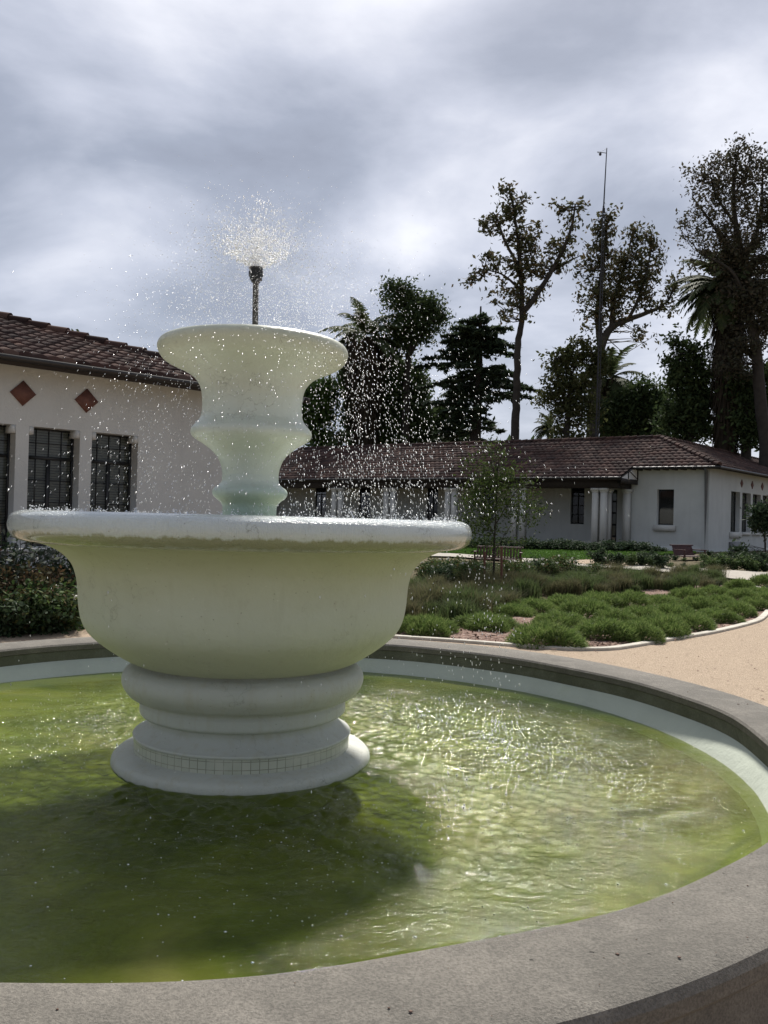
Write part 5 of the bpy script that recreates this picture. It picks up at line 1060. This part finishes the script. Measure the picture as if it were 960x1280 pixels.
#@@TAIL
# ------------------------------------------------------------ camera, light, sky
cam = bpy.data.cameras.new('camera'); co = bpy.data.objects.new('camera', cam); COL.objects.link(co); S.camera = co
cam.sensor_fit = 'VERTICAL'; cam.sensor_height = 24; cam.lens = FPX/1280*24; cam.clip_end = 3000; cam.clip_start = .05
Fv = Vector((0, cp, sp)); R0 = Vector((1, 0, 0)); U0 = Vector((0, -sp, cp)); rv = R0*cr+U0*sr; uv_ = -R0*sr+U0*cr
co.matrix_world = Matrix(((rv.x, uv_.x, -Fv.x, 0), (rv.y, uv_.y, -Fv.y, 0), (rv.z, uv_.z, -Fv.z, EYE), (0, 0, 0, 1)))
SUN_EL, SUN_AZ = 49., 11.      # azimuth to the right of straight ahead
sl_ = bpy.data.lights.new('sun', 'SUN'); sl_.energy = 3.9; sl_.angle = R(5.5); sl_.color = (1, .95, .88)
so = bpy.data.objects.new('sun', sl_); COL.objects.link(so)
sd = Vector((math.sin(R(SUN_AZ))*math.cos(R(SUN_EL)), math.cos(R(SUN_AZ))*math.cos(R(SUN_EL)), math.sin(R(SUN_EL))))
so.rotation_euler = sd.to_track_quat('Z', 'Y').to_euler(); so.location = (0, 0, 30)
W = bpy.data.worlds.new('World'); S.world = W; W.use_nodes = True; t = NT(W.node_tree)
for n_ in list(W.node_tree.nodes): W.node_tree.nodes.remove(n_)
sky = t.n('ShaderNodeTexSky', sky_type='NISHITA'); sky.sun_disc = False; sky.sun_elevation = R(SUN_EL); sky.sun_rotation = R(SUN_AZ)
tc = t.n('ShaderNodeTexCoord').outputs['Generated']
sx = t.n('ShaderNodeSeparateXYZ'); t.l.new(tc, sx.inputs[0])
zz = t.math('MAXIMUM', sx.outputs[2], .0); den = t.math('ADD', zz, .30)
cx = t.n('ShaderNodeCombineXYZ'); t.l.new(t.math('DIVIDE', sx.outputs[0], den), cx.inputs[0]); t.l.new(t.math('DIVIDE', sx.outputs[1], den), cx.inputs[1]); cx.inputs[2].default_value = 3.1
n1 = t.noise(2.3, 9, .53, cx.outputs[0], .25); n2 = t.noise(.7, 2, .5, cx.outputs[0])
v = t.math('ADD', t.math('MULTIPLY', t.math('SUBTRACT', n1, .5), 1.55), .325)
v = t.math('ADD', v, t.math('MULTIPLY', t.math('SUBTRACT', n2, .5), .15))
# broad light and dark banks of cloud: (direction through photo pixel, angular radius, strength)
BL = ((500, 50, .13, .30), (30, 60, .22, .20), (95, 245, .10, .18), (450, 335, .14, .24), (600, 270, .16, .26), (950, 140, .14, .42), (930, 300, .18, .30), (760, 430, .35, .16), (300, 0, .2, .08), (130, 330, .30, -.04),
                        (300, 130, .18, -.13), (200, 200, .22, -.09), (680, 150, .20, -.20), (420, 200, .16, -.12), (860, 30, .2, .06), (240, 470, .25, .02), (480, -520, .42, 1.0))
for px, py, rad_, am in BL:
    d = Vector(ray(px, py)).normalized(); vd = t.n('ShaderNodeVectorMath', operation='DISTANCE'); t.l.new(tc, vd.inputs[0]); vd.inputs[1].default_value = d
    mr = t.n('ShaderNodeMapRange', interpolation_type='SMOOTHERSTEP'); t.l.new(vd.outputs['Value'], mr.inputs[0]); mr.inputs[1].default_value = 0; mr.inputs[2].default_value = rad_*1.25; mr.inputs[3].default_value = am*.62; mr.inputs[4].default_value = 0
    v = t.math('ADD', v, mr.outputs[0])
bk = t.n('ShaderNodeMapRange', interpolation_type='SMOOTHSTEP', i_Value=sx.outputs[1], i_1=-.9, i_2=.35, i_3=-.30, i_4=0.)  # unseen sky behind the camera darkened to cut fill light
v = t.math('ADD', v, bk.outputs[0])
cloud = t.ramp(v, [(0, (1.8, 1.95, 2.4)), (.25, (2.4, 2.62, 3.2)), (.5, (3.75, 3.95, 4.6)), (.75, (5.5, 5.6, 6.1)), (1, (7.3, 7.4, 7.7))])
skyc = t.mix(.92, sky.outputs[0], cloud)
gr = t.ramp(sx.outputs[2], [(.0, 0), (.01, 1)])
fin_ = t.mix(gr, (1.3, 1.25, 1.1), skyc)
bg = t.n('ShaderNodeBackground'); t.l.new(fin_, bg.inputs[0]); bg.inputs[1].default_value = .1
ow = t.n('ShaderNodeOutputWorld'); t.l.new(bg.outputs[0], ow.inputs[0])
vs = S.view_settings; vs.view_transform = 'Standard'; vs.look = 'None'; vs.exposure = .7; vs.gamma = 1; vs.use_curve_mapping = False
S.cycles.max_bounces = 8; S.cycles.transparent_max_bounces = 24; S.cycles.diffuse_bounces = 3; S.cycles.sample_clamp_indirect = 6
S.cycles.use_denoising = True
